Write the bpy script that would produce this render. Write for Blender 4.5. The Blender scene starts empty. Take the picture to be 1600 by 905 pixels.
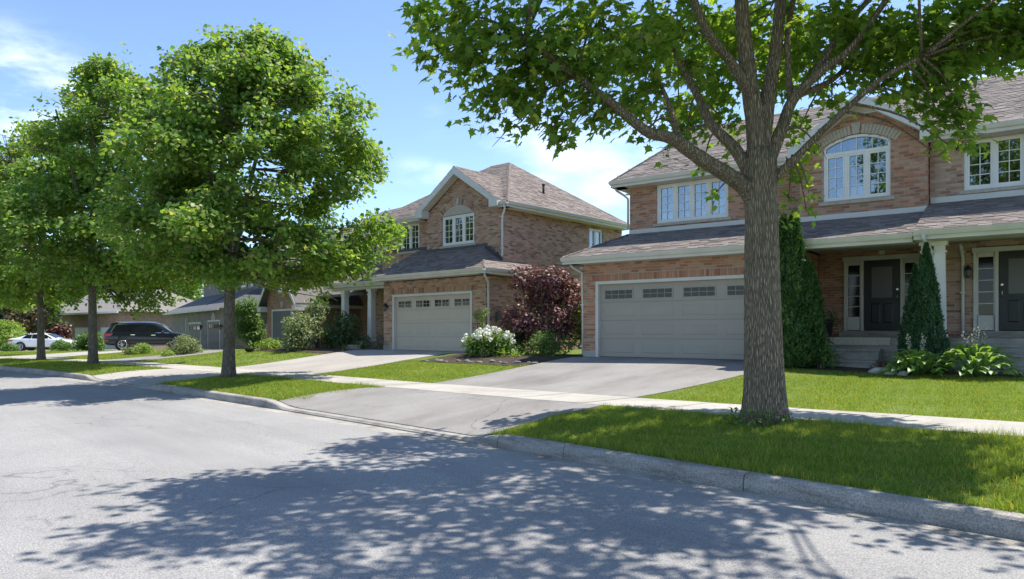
import bpy, math, random
import numpy as np
from mathutils import Vector, Matrix
random.seed(7); RNG = np.random.default_rng(11)
C = bpy.context.scene
COL = C.collection
R = math.radians
# ------------------------------------------------------------------ camera
CAM_H = 1.55
cd = bpy.data.cameras.new('camera'); cam = bpy.data.objects.new('camera', cd); COL.objects.link(cam)
cd.sensor_width = 36.0; cd.lens = 36.0*1120/1600; cd.shift_y = (518-452.5)/1600.0
cd.clip_start = .05; cd.clip_end = 3000
cam.location = (0, 0, CAM_H)
cam.rotation_euler = (R(90), 0, math.atan2(.733, .68))
C.camera = cam
# ------------------------------------------------------------------ light, sky, exposure
SUN_EL, SUN_AZ = 63.0, 21.0           # azimuth measured from +Y towards +X
SUN_STR, SKY_STR, EXPO = 4.4, .15, .90
sd = Vector((math.sin(R(SUN_AZ))*math.cos(R(SUN_EL)), math.cos(R(SUN_AZ))*math.cos(R(SUN_EL)), math.sin(R(SUN_EL))))
ld = bpy.data.lights.new('sun', 'SUN'); ld.energy = SUN_STR; ld.angle = R(.53); ld.color = (1, .95, .86)
sun = bpy.data.objects.new('sun', ld); COL.objects.link(sun)
sun.rotation_euler = sd.to_track_quat('Z', 'Y').to_euler(); sun.location = (0, 0, 60)
C.view_settings.view_transform = 'Standard'; C.view_settings.look = 'None'
C.view_settings.exposure = EXPO; C.view_settings.gamma = 1
C.cycles.use_denoising = True
C.cycles.max_bounces = 8; C.cycles.transparent_max_bounces = 8
def camdir(px, py):
    a = (px-800)/1120; b = (518-py)/1120
    return Vector((-.733+.68*a, .68+.733*a, b)).normalized()
W = bpy.data.worlds.new('World'); C.world = W; W.use_nodes = True
nt = W.node_tree; nt.nodes.clear()
def N(t, typ, **kw):
    n = t.nodes.new(typ)
    for k, v in kw.items():
        if k.startswith('_'): setattr(n, k[1:], v)
        else: n.inputs[k].default_value = v
    return n
out = N(nt, 'ShaderNodeOutputWorld'); bg = N(nt, 'ShaderNodeBackground', Strength=SKY_STR)
sky = N(nt, 'ShaderNodeTexSky', _sky_type='NISHITA', _sun_disc=False)
sky.sun_elevation = R(SUN_EL); sky.sun_rotation = R(SUN_AZ); sky.air_density = .78; sky.dust_density = .1; sky.ozone_density = 2.2
tc = N(nt, 'ShaderNodeTexCoord')
mp = N(nt, 'ShaderNodeMapping'); mp.inputs['Scale'].default_value = (5, 5, 16)
nz = N(nt, 'ShaderNodeTexNoise', Scale=1.0, Detail=7.0, Roughness=.6)
nt.links.new(tc.outputs['Generated'], mp.inputs['Vector']); nt.links.new(mp.outputs[0], nz.inputs['Vector'])
acc = None
for (px, py, rad, amp) in ((40, 145, .10, 1.0), (100, 130, .06, .8), (676, 190, .028, .55), (720, 196, .02, .4), (975, 245, .06, .45), (930, 295, .05, .45), (650, 280, .05, .45), (690,275,.03,.4), (1590, 120, .09, .6), (1010, 225, .05, .6), (-250, 60, .15, .8), (1950, 150, .15, .7), (2400, 60, .2, .8)):
    dt = N(nt, 'ShaderNodeVectorMath', _operation='DISTANCE'); dt.inputs[1].default_value = camdir(px, py)
    nt.links.new(tc.outputs['Generated'], dt.inputs[0])
    mr = N(nt, 'ShaderNodeMapRange', _interpolation_type='SMOOTHSTEP'); mr.inputs['From Min'].default_value = 0; mr.inputs['From Max'].default_value = rad
    mr.inputs['To Min'].default_value = amp; mr.inputs['To Max'].default_value = 0
    nt.links.new(dt.outputs['Value'], mr.inputs['Value'])
    if acc is None: acc = mr.outputs[0]
    else:
        mx = N(nt, 'ShaderNodeMath', _operation='MAXIMUM'); nt.links.new(acc, mx.inputs[0]); nt.links.new(mr.outputs[0], mx.inputs[1]); acc = mx.outputs[0]
nm = N(nt, 'ShaderNodeMapRange', _interpolation_type='SMOOTHSTEP'); nm.inputs['From Min'].default_value = .40; nm.inputs['From Max'].default_value = .68
nt.links.new(nz.outputs['Fac'], nm.inputs['Value'])
ml = N(nt, 'ShaderNodeMath', _operation='MULTIPLY', _use_clamp=True); nt.links.new(acc, ml.inputs[0]); nt.links.new(nm.outputs[0], ml.inputs[1])
# scattered clouds added over the whole dome to brighten the shade
mp2 = N(nt, 'ShaderNodeMapping'); mp2.inputs['Scale'].default_value = (2.2, 2.2, 5.5); mp2.inputs['Location'].default_value = (7.3, 4.1, 2.4)
nz2 = N(nt, 'ShaderNodeTexNoise', Scale=1.0, Detail=8.0, Roughness=.58); nt.links.new(tc.outputs['Generated'], mp2.inputs['Vector']); nt.links.new(mp2.outputs[0], nz2.inputs['Vector'])
nm2 = N(nt, 'ShaderNodeMapRange', _interpolation_type='SMOOTHSTEP'); nm2.inputs['From Min'].default_value = .57; nm2.inputs['From Max'].default_value = .80; nm2.inputs['To Max'].default_value = .75
nt.links.new(nz2.outputs['Fac'], nm2.inputs['Value'])
mlx = N(nt, 'ShaderNodeMath', _operation='MAXIMUM'); nt.links.new(ml.outputs[0], mlx.inputs[0]); nt.links.new(nm2.outputs[0], mlx.inputs[1]); ml = mlx
hz = N(nt, 'ShaderNodeMix', _data_type='RGBA', _blend_type='MIX')
nt.links.new(sky.outputs[0], hz.inputs['A']); hz.inputs['B'].default_value = (6.2, 6.6, 7.2, 1); nt.links.new(ml.outputs[0], hz.inputs['Factor'])
nt.links.new(hz.outputs['Result'], bg.inputs[0]); nt.links.new(bg.outputs[0], out.inputs[0])

# ------------------------------------------------------------------ materials
def newmat(name):
    m = bpy.data.materials.new(name); m.use_nodes = True
    t = m.node_tree; b = t.nodes['Principled BSDF']; return m, t, b
def ramp(t, fac, stops):
    r = N(t, 'ShaderNodeValToRGB'); e = r.color_ramp.elements
    while len(e) < len(stops): e.new(.5)
    for i, (p, c) in enumerate(stops): e[i].position = p; e[i].color = (*c, 1)
    t.links.new(fac, r.inputs[0]); return r.outputs[0]
def mixc(t, a, b, f, mode='MIX'):
    n = N(t, 'ShaderNodeMix', _data_type='RGBA', _blend_type=mode)
    for k, v in (('A', a), ('B', b), ('Factor', f)):
        if hasattr(v, 'is_linked'): t.links.new(v, n.inputs[k])
        elif k == 'Factor': n.inputs[k].default_value = v
        else: n.inputs[k].default_value = (*v, 1)
    return n.outputs['Result']
def coords(t, scale=(1, 1, 1), kind='Object'):
    tc = N(t, 'ShaderNodeTexCoord'); m = N(t, 'ShaderNodeMapping'); m.inputs['Scale'].default_value = scale
    t.links.new(tc.outputs[kind], m.inputs[0]); return m.outputs[0]
def noise(t, vec, scale, detail=4, rough=.55):
    n = N(t, 'ShaderNodeTexNoise', Scale=scale, Detail=detail, Roughness=rough); t.links.new(vec, n.inputs['Vector']); return n.outputs['Fac']
def bump(t, b, h, strength=.3, dist=.02):
    n = N(t, 'ShaderNodeBump', Strength=strength, Distance=dist); t.links.new(h, n.inputs['Height']); t.links.new(n.outputs[0], b.inputs['Normal'])
def island(t):
    g = N(t, 'ShaderNodeNewGeometry'); o = N(t, 'ShaderNodeObjectInfo')
    a = N(t, 'ShaderNodeMath', _operation='ADD'); t.links.new(g.outputs['Random Per Island'], a.inputs[0]); t.links.new(o.outputs['Random'], a.inputs[1])
    f = N(t, 'ShaderNodeMath', _operation='FRACT'); t.links.new(a.outputs[0], f.inputs[0]); return f.outputs[0]
def plain(name, col, rough=.6, var=.12, nscale=3.0, spec=.3, bmp=0, bscale=60, metal=0):
    m, t, b = newmat(name); v = coords(t)
    f = noise(t, v, nscale, 5)
    t.links.new(ramp(t, f, [(.3, tuple(c*(1-var) for c in col)), (.7, tuple(min(1, c*(1+var)) for c in col))]), b.inputs['Base Color'])
    b.inputs['Roughness'].default_value = rough; b.inputs['Specular IOR Level'].default_value = spec; b.inputs['Metallic'].default_value = metal
    if bmp: bump(t, b, noise(t, v, bscale, 3), bmp, .01)
    return m
def pieces(name, stops, rough=.85, grain=40, gamt=.25, bmp=.4):
    m, t, b = newmat(name); v = coords(t, kind='Object')
    c = ramp(t, island(t), stops); g = noise(t, v, grain, 4)
    c = mixc(t, c, ramp(t, g, [(.3, (1-gamt,)*3), (.7, (1+gamt*.6,)*3)]), 1.0, 'MULTIPLY')
    t.links.new(c, b.inputs['Base Color']); b.inputs['Roughness'].default_value = rough; b.inputs['Specular IOR Level'].default_value = .2
    bump(t, b, g, bmp, .006); return m
def leafmat(name, stops, trans=.45, rough=.45, spec=.35, sat=1.0):
    m, t, b = newmat(name)
    c = ramp(t, island(t), stops)
    t.links.new(c, b.inputs['Base Color']); b.inputs['Roughness'].default_value = rough; b.inputs['Specular IOR Level'].default_value = spec
    tr = N(t, 'ShaderNodeBsdfTranslucent'); c2 = mixc(t, c, (1.5, 1.45, .55), 1.0, 'MULTIPLY'); t.links.new(c2, tr.inputs['Color'])
    ms = N(t, 'ShaderNodeMixShader', Fac=min(.6, trans*1.25)); t.links.new(b.outputs[0], ms.inputs[1]); t.links.new(tr.outputs[0], ms.inputs[2])
    t.links.new(ms.outputs[0], t.nodes['Material Output'].inputs[0]); return m
M = {}
M['brick1'] = pieces('brick_red', [(0, (0.293, 0.145, 0.101)), (.2, (0.378, 0.177, 0.114)), (.45, (0.458, 0.229, 0.150)), (.7, (0.517, 0.292, 0.201)), (.88, (0.436, 0.282, 0.206)), (1, (0.286, 0.172, 0.125))])
M['brick2'] = pieces('brick_brown', [(0, (0.218, 0.132, 0.096)), (.25, (0.380, 0.227, 0.160)), (.5, (0.454, 0.284, 0.204)), (.75, (0.529, 0.352, 0.257)), (1, (0.405, 0.234, 0.165))])
M['brickn'] = pieces('brick_tan', [(0, (0.246, 0.140, 0.105)), (.25, (0.389, 0.228, 0.164)), (.5, (0.466, 0.301, 0.225)), (.75, (0.522, 0.362, 0.285)), (1, (0.444, 0.322, 0.255))])
M['mortar'] = plain('mortar', (0.429, 0.377, 0.325), .95, .15, 8, .1)
M['shingle'] = pieces('shingle_brown', [(0, (0.140, 0.118, 0.108)), (.3, (0.191, 0.163, 0.149)), (.6, (0.233, 0.201, 0.186)), (.85, (0.271, 0.235, 0.217)), (1, (0.173, 0.139, 0.127))], .95, 90, .3, .5)
M['shingle2'] = pieces('shingle_red_brown', [(0, (0.142, 0.117, 0.105)), (.3, (0.187, 0.155, 0.139)), (.6, (0.217, 0.183, 0.163)), (.85, (0.247, 0.209, 0.188)), (1, (0.168, 0.138, 0.122))], .95, 90, .22, .5)
M['roofbase'] = plain('roof_felt', (0.156, 0.130, 0.117), .95, .2, 20)
M['white'] = plain('white_trim', (.74, .73, .71), .45, .05, 3)
M['fascia'] = plain('fascia_paint', (.60, .585, .56), .5, .07, 2)
M['soffit'] = plain('soffit_vinyl', (0.575, 0.537, 0.488), .6, .06, 2)
M['stone'] = plain('cast_stone', (.43, .385, .33), .85, .12, 12, .2, .3, 80)
M['stonew'] = plain('pale_stone', (.40, .38, .35), .85, .18, 6, .2, .4, 30)
M['gdoor'] = plain('garage_door_paint', (.49, .435, .375), .5, .05, 1.2, .35, .06, 160)
M['gdoor1'] = plain('garage_door_grey_paint', (.355, .318, .28), .5, .05, 1.2, .35, .06, 160)
M['gtaupe'] = plain('garage_door_taupe', (.17, .15, .13), .5, .08, 1.5, .3)
M['rockgrey'] = plain('grey_rock', (.17, .165, .155), .9, .2, 7, .2, .4, 30)
M['gdark'] = plain('garage_door_charcoal', (0.098, 0.104, 0.114), .5, .1, 1.5, .35, .06, 160)
M['door'] = plain('door_black', (.022, .024, .027), .4, .15, 2, .4)
M['black'] = plain('black_metal', (.02, .02, .02), .45, .2, 4, .5)
M['brass'] = plain('handle_metal', (.5, .47, .4), .3, .1, 4, .5, metal=1)
M['curtain'] = plain('curtain_cloth', (.62, .62, .6), .9, .08, 4, .1)
M['dark'] = plain('room_shade_paint', (.035, .036, .04), .9, .2, 1, .1)  # shade of unlit rooms put into the colour
M['concrete'] = None
def speckled(name, col, var, big, fine, rough=.9, bmp=.25, stain=None, bscale=None):
    m, t, b = newmat(name); v = coords(t)
    a = noise(t, v, big, 5, .6); f = noise(t, v, fine, 2, .7)
    c = ramp(t, a, [(.3, tuple(x*(1-var) for x in col)), (.7, tuple(x*(1+var) for x in col))])
    c = mixc(t, c, ramp(t, f, [(.28, (.55,)*3), (.5, (1.0,)*3), (.72, (1.4,)*3)]), 1.0, 'MULTIPLY')
    if stain:
        s = noise(t, coords(t, stain[1]), stain[2], 5, .65)
        c = mixc(t, c, ramp(t, s, [(.45, (1,)*3), (.7, stain[0])]), 1.0, 'MULTIPLY')
    t.links.new(c, b.inputs['Base Color']); b.inputs['Roughness'].default_value = rough; b.inputs['Specular IOR Level'].default_value = .25
    bump(t, b, f, bmp, .012); return m
def worn(m, kind):
    """hairline cracks, oil spots and paler wheel tracks"""
    t = m.node_tree; b = t.nodes['Principled BSDF']; c = b.inputs['Base Color'].links[0].from_socket; v = coords(t)
    nd = N(t, 'ShaderNodeTexNoise', Scale=1.1, Detail=6.0); t.links.new(v, nd.inputs['Vector']); sc = N(t, 'ShaderNodeVectorMath', _operation='SCALE'); sc.inputs['Scale'].default_value = .9; t.links.new(nd.outputs['Color'], sc.inputs[0])
    ad = N(t, 'ShaderNodeVectorMath', _operation='ADD'); t.links.new(v, ad.inputs[0]); t.links.new(sc.outputs[0], ad.inputs[1])
    vo = N(t, 'ShaderNodeTexVoronoi', _feature='DISTANCE_TO_EDGE', Scale=.33); t.links.new(ad.outputs[0], vo.inputs['Vector'])
    cr = ramp(t, vo.outputs['Distance'], [(.0, (.45,)*3), (.006, (1,)*3)]); ms = ramp(t, noise(t, v, .25, 3), [(.48, (0,)*3), (.6, (.75,)*3)])
    c = mixc(t, c, mixc(t, (1, 1, 1), cr, ms), 1.0, 'MULTIPLY')
    c = mixc(t, c, ramp(t, noise(t, v, 2.6, 4, .6), [(.70, (1,)*3), (.80, (.68, .67, .66))]), 1.0, 'MULTIPLY')
    t.links.new(c, b.inputs['Base Color']); return m
M['asphalt'] = worn(speckled('asphalt_road', (.275, .266, .258), .10, .35, 75, .9, .5, ((.78, .78, .8), (.12, 1, 1), .8)), 'asphalt')
M['drive'] = worn(speckled('asphalt_driveway', (.245, .232, .22), .12, .6, 110, .9, .3, ((.72, .7, .68), (1, .35, 1), .9)), 'drive')
M['drive2'] = worn(speckled('worn_driveway', (.35, .325, .30), .10, .5, 110, .9, .25, ((.8, .78, .76), (1, .35, 1), .7)), 'drive')
M['concrete'] = speckled('concrete', (.385, .362, .325), .10, .9, 90, .9, .2, ((.82, .8, .77), (1, 1, 1), 1.6))
M['kerb'] = speckled('kerb_concrete', (.33, .31, .28), .14, 1.3, 70, .95, .4, ((.6, .58, .56), (1.2, 1.2, 6), 1.8))
M['step'] = speckled('step_concrete', (.33, .312, .285), .14, 1.3, 80, .95, .3, ((.65, .63, .6), (1, 1, 4), 2))
M['soil'] = speckled('soil_mulch', (.055, .04, .03), .3, 2, 40, .98, .8)
m, t, b = newmat('lawn_ground'); v = coords(t)
t.links.new(mixc(t, ramp(t, noise(t, v, .55, 5, .6), [(.3, (.10, .15, .03)), (.55, (.15, .205, .045)), (.75, (.21, .225, .08))]), ramp(t, noise(t, v, 60, 3, .7), [(.3, (.55,)*3), (.7, (1.3,)*3)]), 1.0, 'MULTIPLY'), b.inputs['Base Color'])
b.inputs['Roughness'].default_value = .95; b.inputs['Specular IOR Level'].default_value = .1; bump(t, b, noise(t, v, 40, 4), .8, .03); M['ground'] = m
M['grass'] = leafmat('grass_blades', [(0, (0.125, 0.191, 0.031)), (.5, (0.213, 0.302, 0.048)), (.85, (0.300, 0.373, 0.069)), (1, (0.550, 0.402, 0.155))], .35, .55, .2)
# lawn tint varies in broad patches
t = M['grass'].node_tree
_b = t.nodes['Principled BSDF']; _l = _b.inputs['Base Color'].links[0].from_socket; _v = coords(t)
_c = mixc(t, _l, ramp(t, noise(t, _v, .7, 5, .6), [(.32, (.72, .86, .7)), (.5, (1, 1, 1)), (.68, (1.35, 1.15, .95))]), 1.0, 'MULTIPLY')
_c = mixc(t, _c, (.34, .29, .15), ramp(t, noise(t, _v, 1.6, 6, .7), [(.60, (0,)*3), (.74, (.55,)*3)]))
t.links.new(_c, _b.inputs['Base Color'])
M['leaf1'] = leafmat('maple_leaf', [(0, (.10, .19, .034)), (.5, (.15, .255, .045)), (.85, (.21, .31, .058)), (1, (.30, .35, .08))], .48)
M['leaf2'] = leafmat('maple_leaf_far', [(0, (.10, .20, .045)), (.5, (.165, .275, .06)), (.82, (.235, .335, .08)), (.95, (.30, .36, .12)), (1, (.33, .27, .14))], .45)
M['leafd'] = leafmat('shrub_dark', [(0, (0.032, 0.072, 0.026)), (.6, (0.058, 0.116, 0.038)), (1, (0.102, 0.174, 0.051))], .25)
M['leafg'] = leafmat('shrub_green', [(0, (0.065, 0.138, 0.032)), (.6, (0.109, 0.203, 0.046)), (1, (0.174, 0.275, 0.065))], .3)
M['leafy'] = leafmat('shrub_lime', [(0, (0.131, 0.217, 0.043)), (.6, (0.217, 0.319, 0.065)), (1, (0.304, 0.406, 0.102))], .35)
M['leafs'] = leafmat('shrub_sage', [(0, (0.102, 0.145, 0.065)), (.6, (0.189, 0.239, 0.116)), (1, (0.319, 0.348, 0.217))], .3)
M['leafr'] = leafmat('shrub_purple', [(0, (.09, .034, .048)), (.5, (.18, .066, .085)), (.8, (.31, .14, .16)), (.92, (.16, .16, .06)), (1, (.20, .18, .08))], .12)
M['leafm'] = leafmat('shrub_mauve', [(0, (0.131, 0.087, 0.080)), (.5, (0.217, 0.145, 0.123)), (.85, (0.174, 0.203, 0.087)), (1, (0.290, 0.246, 0.189))], .3)
M['cedar'] = leafmat('cedar_spray', [(0, (0.032, 0.080, 0.023)), (.6, (0.061, 0.131, 0.035)), (1, (0.109, 0.196, 0.051))], .22)
M['spruce'] = leafmat('spruce_needle', [(0, (0.026, 0.072, 0.032)), (.6, (0.043, 0.109, 0.041)), (1, (0.072, 0.152, 0.055))], .2)
M['hosta'] = leafmat('hosta_leaf', [(0, (0.145, 0.261, 0.072)), (.5, (0.203, 0.334, 0.087)), (1, (0.290, 0.406, 0.131))], .3, .35, .5)
M['petal'] = leafmat('white_petals', [(0, (.66, .68, .58)), (1, (.8, .8, .76))], .06)
M['petalp'] = leafmat('pale_mauve_petals', [(0, (.4, .38, .36)), (1, (.6, .56, .58))], .3)
def barkmat(name, c0, c1, sx=14, sz=2.2):
    m, t, b = newmat(name); v = coords(t, (sx, sx, sz)); a = noise(t, v, 1.0, 6, .65)
    v2 = coords(t); w = noise(t, v2, 2.2, 3)
    vo = N(t, 'ShaderNodeTexVoronoi', _feature='DISTANCE_TO_EDGE', Scale=1.0); dv = N(t, 'ShaderNodeVectorMath', _operation='ADD')
    sc = N(t, 'ShaderNodeVectorMath', _operation='SCALE'); sc.inputs['Scale'].default_value = 1.6
    t.links.new(N(t, 'ShaderNodeTexNoise', Scale=1.2).outputs['Color'], sc.inputs[0])
    t.links.new(v, dv.inputs[0]); t.links.new(sc.outputs[0], dv.inputs[1]); t.links.new(dv.outputs[0], vo.inputs['Vector'])
    r = ramp(t, vo.outputs['Distance'], [(0, (0, 0, 0)), (.22, (1, 1, 1))])
    c = ramp(t, a, [(.3, c0), (.7, c1)])
    c = mixc(t, c, mixc(t, (.55, .53, .51), (1.1, 1.1, 1.1), r), .75, 'MULTIPLY')
    c = mixc(t, c, (.09, .105, .045), ramp(t, w, [(.55, (0,)*3), (.75, (.5,)*3)]))
    t.links.new(c, b.inputs['Base Color']); b.inputs['Roughness'].default_value = .95; b.inputs['Specular IOR Level'].default_value = .15
    h = N(t, 'ShaderNodeMath', _operation='ADD'); t.links.new(a, h.inputs[0]); t.links.new(r, h.inputs[1])
    bump(t, b, h.outputs[0], 1.0, .03); return m
M['bark'] = barkmat('maple_bark', (.21, .165, .115), (.41, .335, .24), 44, 7.0)
M['barkf'] = barkmat('maple_bark_far', (.16, .14, .115), (.30, .265, .215), 34, 5.0)
m, t, b = newmat('window_glass'); t.nodes.remove(b)
gl = N(t, 'ShaderNodeBsdfGlossy', Roughness=.02); gl.inputs['Color'].default_value = (.9, .95, 1, 1); tp = N(t, 'ShaderNodeBsdfTransparent'); tp.inputs['Color'].default_value = (.72, .78, .8, 1)
fr = N(t, 'ShaderNodeFresnel', IOR=1.9); fm = N(t, 'ShaderNodeMath', _operation='MULTIPLY_ADD', _use_clamp=True); fm.inputs[1].default_value = 1.3; fm.inputs[2].default_value = .08
t.links.new(fr.outputs[0], fm.inputs[0]); ms = N(t, 'ShaderNodeMixShader'); t.links.new(fm.outputs[0], ms.inputs[0]); t.links.new(tp.outputs[0], ms.inputs[1]); t.links.new(gl.outputs[0], ms.inputs[2])
t.links.new(ms.outputs[0], t.nodes['Material Output'].inputs[0]); M['glass'] = m
def glossy(name, col, rough=.08, spec=.5, metal=0, coat=0):
    m, t, b = newmat(name); b.inputs['Base Color'].default_value = (*col, 1); b.inputs['Roughness'].default_value = rough
    b.inputs['Specular IOR Level'].default_value = spec; b.inputs['Metallic'].default_value = metal; b.inputs['Coat Weight'].default_value = coat; b.inputs['Coat Roughness'].default_value = .04
    f = noise(t, coords(t), 2.0, 3); t.links.new(ramp(t, f, [(.3, tuple(c*.94 for c in col)), (.7, tuple(min(1, c*1.06) for c in col))]), b.inputs['Base Color']); return m
M['dglass'] = glossy('dark_glass', (.010, .011, .012), .08, .3)
M['frost'] = glossy('frosted_pane', (.10, .10, .10), .35, .5)
M['navy'] = glossy('dark_blue_paint', (.008, .011, .019), .3, .3, .0, .6)
M['carwhite'] = glossy('white_paint', (.74, .75, .76), .25, .5, 0, 1.0)
M['chrome'] = glossy('chrome', (.75, .76, .78), .12, .5, 1)
M['rim'] = glossy('alloy', (.55, .56, .58), .25, .5, .9)
M['tyre'] = plain('tyre_rubber', (.018, .018, .019), .85, .2, 8, .2)
M['tail'] = glossy('tail_lamp_red', (.45, .02, .03), .15, .6, 0, .6)
M['plastic'] = plain('grey_plastic', (.09, .09, .095), .6, .1, 4, .3)
M['silver'] = glossy('silver_plastic', (.42, .43, .44), .35, .5, .4)
def brickwall(name, c1, c2):
    m, t, b = newmat(name); tc = N(t, 'ShaderNodeTexCoord'); sp = N(t, 'ShaderNodeSeparateXYZ'); t.links.new(tc.outputs['Object'], sp.inputs[0])
    ad = N(t, 'ShaderNodeMath', _operation='ADD'); t.links.new(sp.outputs[0], ad.inputs[0]); t.links.new(sp.outputs[1], ad.inputs[1])
    cb = N(t, 'ShaderNodeCombineXYZ'); t.links.new(ad.outputs[0], cb.inputs[0]); t.links.new(sp.outputs[2], cb.inputs[1])
    bt = N(t, 'ShaderNodeTexBrick', Scale=1.0); bt.inputs['Brick Width'].default_value = .22; bt.inputs['Row Height'].default_value = .076; bt.inputs['Mortar Size'].default_value = .006
    bt.inputs['Color1'].default_value = (*c1, 1); bt.inputs['Color2'].default_value = (*c2, 1); bt.inputs['Mortar'].default_value = (.33, .3, .27, 1)
    t.links.new(cb.outputs[0], bt.inputs['Vector'])
    t.links.new(mixc(t, bt.outputs['Color'], ramp(t, noise(t, cb.outputs[0], 2, 5), [(.3, (.75,)*3), (.7, (1.2,)*3)]), 1.0, 'MULTIPLY'), b.inputs['Base Color'])
    b.inputs['Roughness'].default_value = .9; bump(t, b, bt.outputs['Fac'], -.4, .01); return m
M['brickfar'] = brickwall('brick_far_red', (.36, .19, .13), (.24, .12, .085))
M['brickgrey'] = brickwall('brick_far_grey', (.23, .20, .18), (.15, .13, .12))
M['brickpink'] = brickwall('brick_far_pink', (.38, .24, .19), (.28, .17, .13))
def shfar(name, c):
    m, t, b = newmat(name); v = coords(t, (3, 3, 9)); t.links.new(ramp(t, noise(t, v, 3, 6, .7), [(.3, tuple(x*.7 for x in c)), (.7, tuple(x*1.3 for x in c))]), b.inputs['Base Color']); b.inputs['Roughness'].default_value = .95; bump(t, b, noise(t, v, 6, 3), .5, .02); return m
M['shfar'] = shfar('shingle_far', (.15, .135, .125)); M['shgrey'] = shfar('shingle_far_grey', (.11, .11, .115)); M['shpale'] = shfar('shingle_far_pale', (.20, .185, .17))

# ------------------------------------------------------------------ mesh helpers
def tag(o, label=None, cat=None, group=None, kind=None):
    for k, v in (('label', label), ('category', cat), ('group', group), ('kind', kind)):
        if v: o[k] = v
    return o
def empty(name, loc, rz=0, label=None, cat=None, group=None):
    o = bpy.data.objects.new(name, None); COL.objects.link(o); o.location = loc; o.rotation_euler = (0, 0, rz); o.empty_display_size = .2
    return tag(o, label, cat, group)
def link(name, me, parent=None):
    o = bpy.data.objects.new(name, me); COL.objects.link(o)
    if parent is not None: o.parent = parent
    return o
class MB:
    def __init__(s): s.v = []; s.f = []; s.m = []; s.sm = []; s.mats = []
    def mi(s, mat):
        if mat not in s.mats: s.mats.append(mat)
        return s.mats.index(mat)
    def poly(s, pts, mat, smooth=False):
        i = len(s.v); s.v += [tuple(p) for p in pts]; s.f.append(tuple(range(i, i+len(pts)))); s.m.append(s.mi(mat)); s.sm.append(smooth)
    def box(s, x0, x1, y0, y1, z0, z1, mat):
        s.obox((x0, y0, z0), (x1-x0, 0, 0), (0, y1-y0, 0), (0, 0, z1-z0), mat)
    def obox(s, o, a, b, c, mat, skip=()):
        o, a, b, c = map(Vector, (o, a, b, c)); i = len(s.v)
        s.v += [tuple(o+a*p+b*q+c*r) for r in (0, 1) for q in (0, 1) for p in (0, 1)]
        F = [(0, 2, 3, 1), (4, 5, 7, 6), (0, 1, 5, 4), (2, 6, 7, 3), (0, 4, 6, 2), (1, 3, 7, 5)]
        k = s.mi(mat)
        for j, f in enumerate(F):
            if j in skip: continue
            s.f.append(tuple(i+q for q in f)); s.m.append(k); s.sm.append(False)
    def prism(s, outline, ext, mat):          # outline: 3d points, ext: vector
        ext = Vector(ext); P = [Vector(p) for p in outline]; Q = [p+ext for p in P]; n = len(P)
        s.poly(P, mat); s.poly(Q[::-1], mat)
        for i in range(n): j = (i+1) % n; s.poly([P[i], Q[i], Q[j], P[j]], mat)
    def tube(s, pts, rad, mat, n=8, cap=True, jit=0):
        pts = [Vector(p) for p in pts]; k = s.mi(mat); base = len(s.v); up = Vector((.3, .5, .81))
        for q, p in enumerate(pts):
            d = (pts[min(q+1, len(pts)-1)]-pts[max(q-1, 0)]).normalized()
            if abs(d.dot(up)) > .95: up = Vector((1, .1, 0))
            x = (up - d*up.dot(d)).normalized(); y = d.cross(x); up = x
            r = rad[q] if hasattr(rad, '__len__') else rad
            for j in range(n):
                an = 2*math.pi*j/n; rr = r*(1+(random.random()-.5)*jit); s.v.append(tuple(p+x*math.cos(an)*rr+y*math.sin(an)*rr))
        for q in range(len(pts)-1):
            for j in range(n):
                a = base+q*n+j; b = base+q*n+(j+1) % n; s.f.append((a, b, b+n, a+n)); s.m.append(k); s.sm.append(True)
        if cap:
            s.f.append(tuple(base+j for j in range(n))[::-1]); s.m.append(k); s.sm.append(False)
            e = base+(len(pts)-1)*n; s.f.append(tuple(e+j for j in range(n))); s.m.append(k); s.sm.append(False)
    def lathe(s, prof, mat, n=16, o=(0, 0, 0), ax=2, smooth=True):
        k = s.mi(mat); base = len(s.v); o = Vector(o)
        for r, h in prof:
            for j in range(n):
                an = 2*math.pi*j/n; c, d = r*math.cos(an), r*math.sin(an)
                s.v.append(tuple(o+Vector(((c, d, h), (h, c, d), (d, h, c))[{2: 0, 0: 1, 1: 2}[ax]])))
        for q in range(len(prof)-1):
            for j in range(n):
                a = base+q*n+j; b = base+q*n+(j+1) % n; s.f.append((a, b, b+n, a+n)); s.m.append(k); s.sm.append(smooth)
        for q in (0, len(prof)-1):
            if prof[q][0] > 1e-4:
                fs = tuple(base+q*n+j for j in range(n)); s.f.append(fs if q else fs[::-1]); s.m.append(k); s.sm.append(False)
    def build(s, name, parent=None):
        me = bpy.data.meshes.new(name); me.from_pydata(s.v, [], s.f)
        for m in s.mats: me.materials.append(m)
        me.polygons.foreach_set('material_index', s.m); me.polygons.foreach_set('use_smooth', s.sm); me.update()
        return link(name, me, parent)
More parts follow.
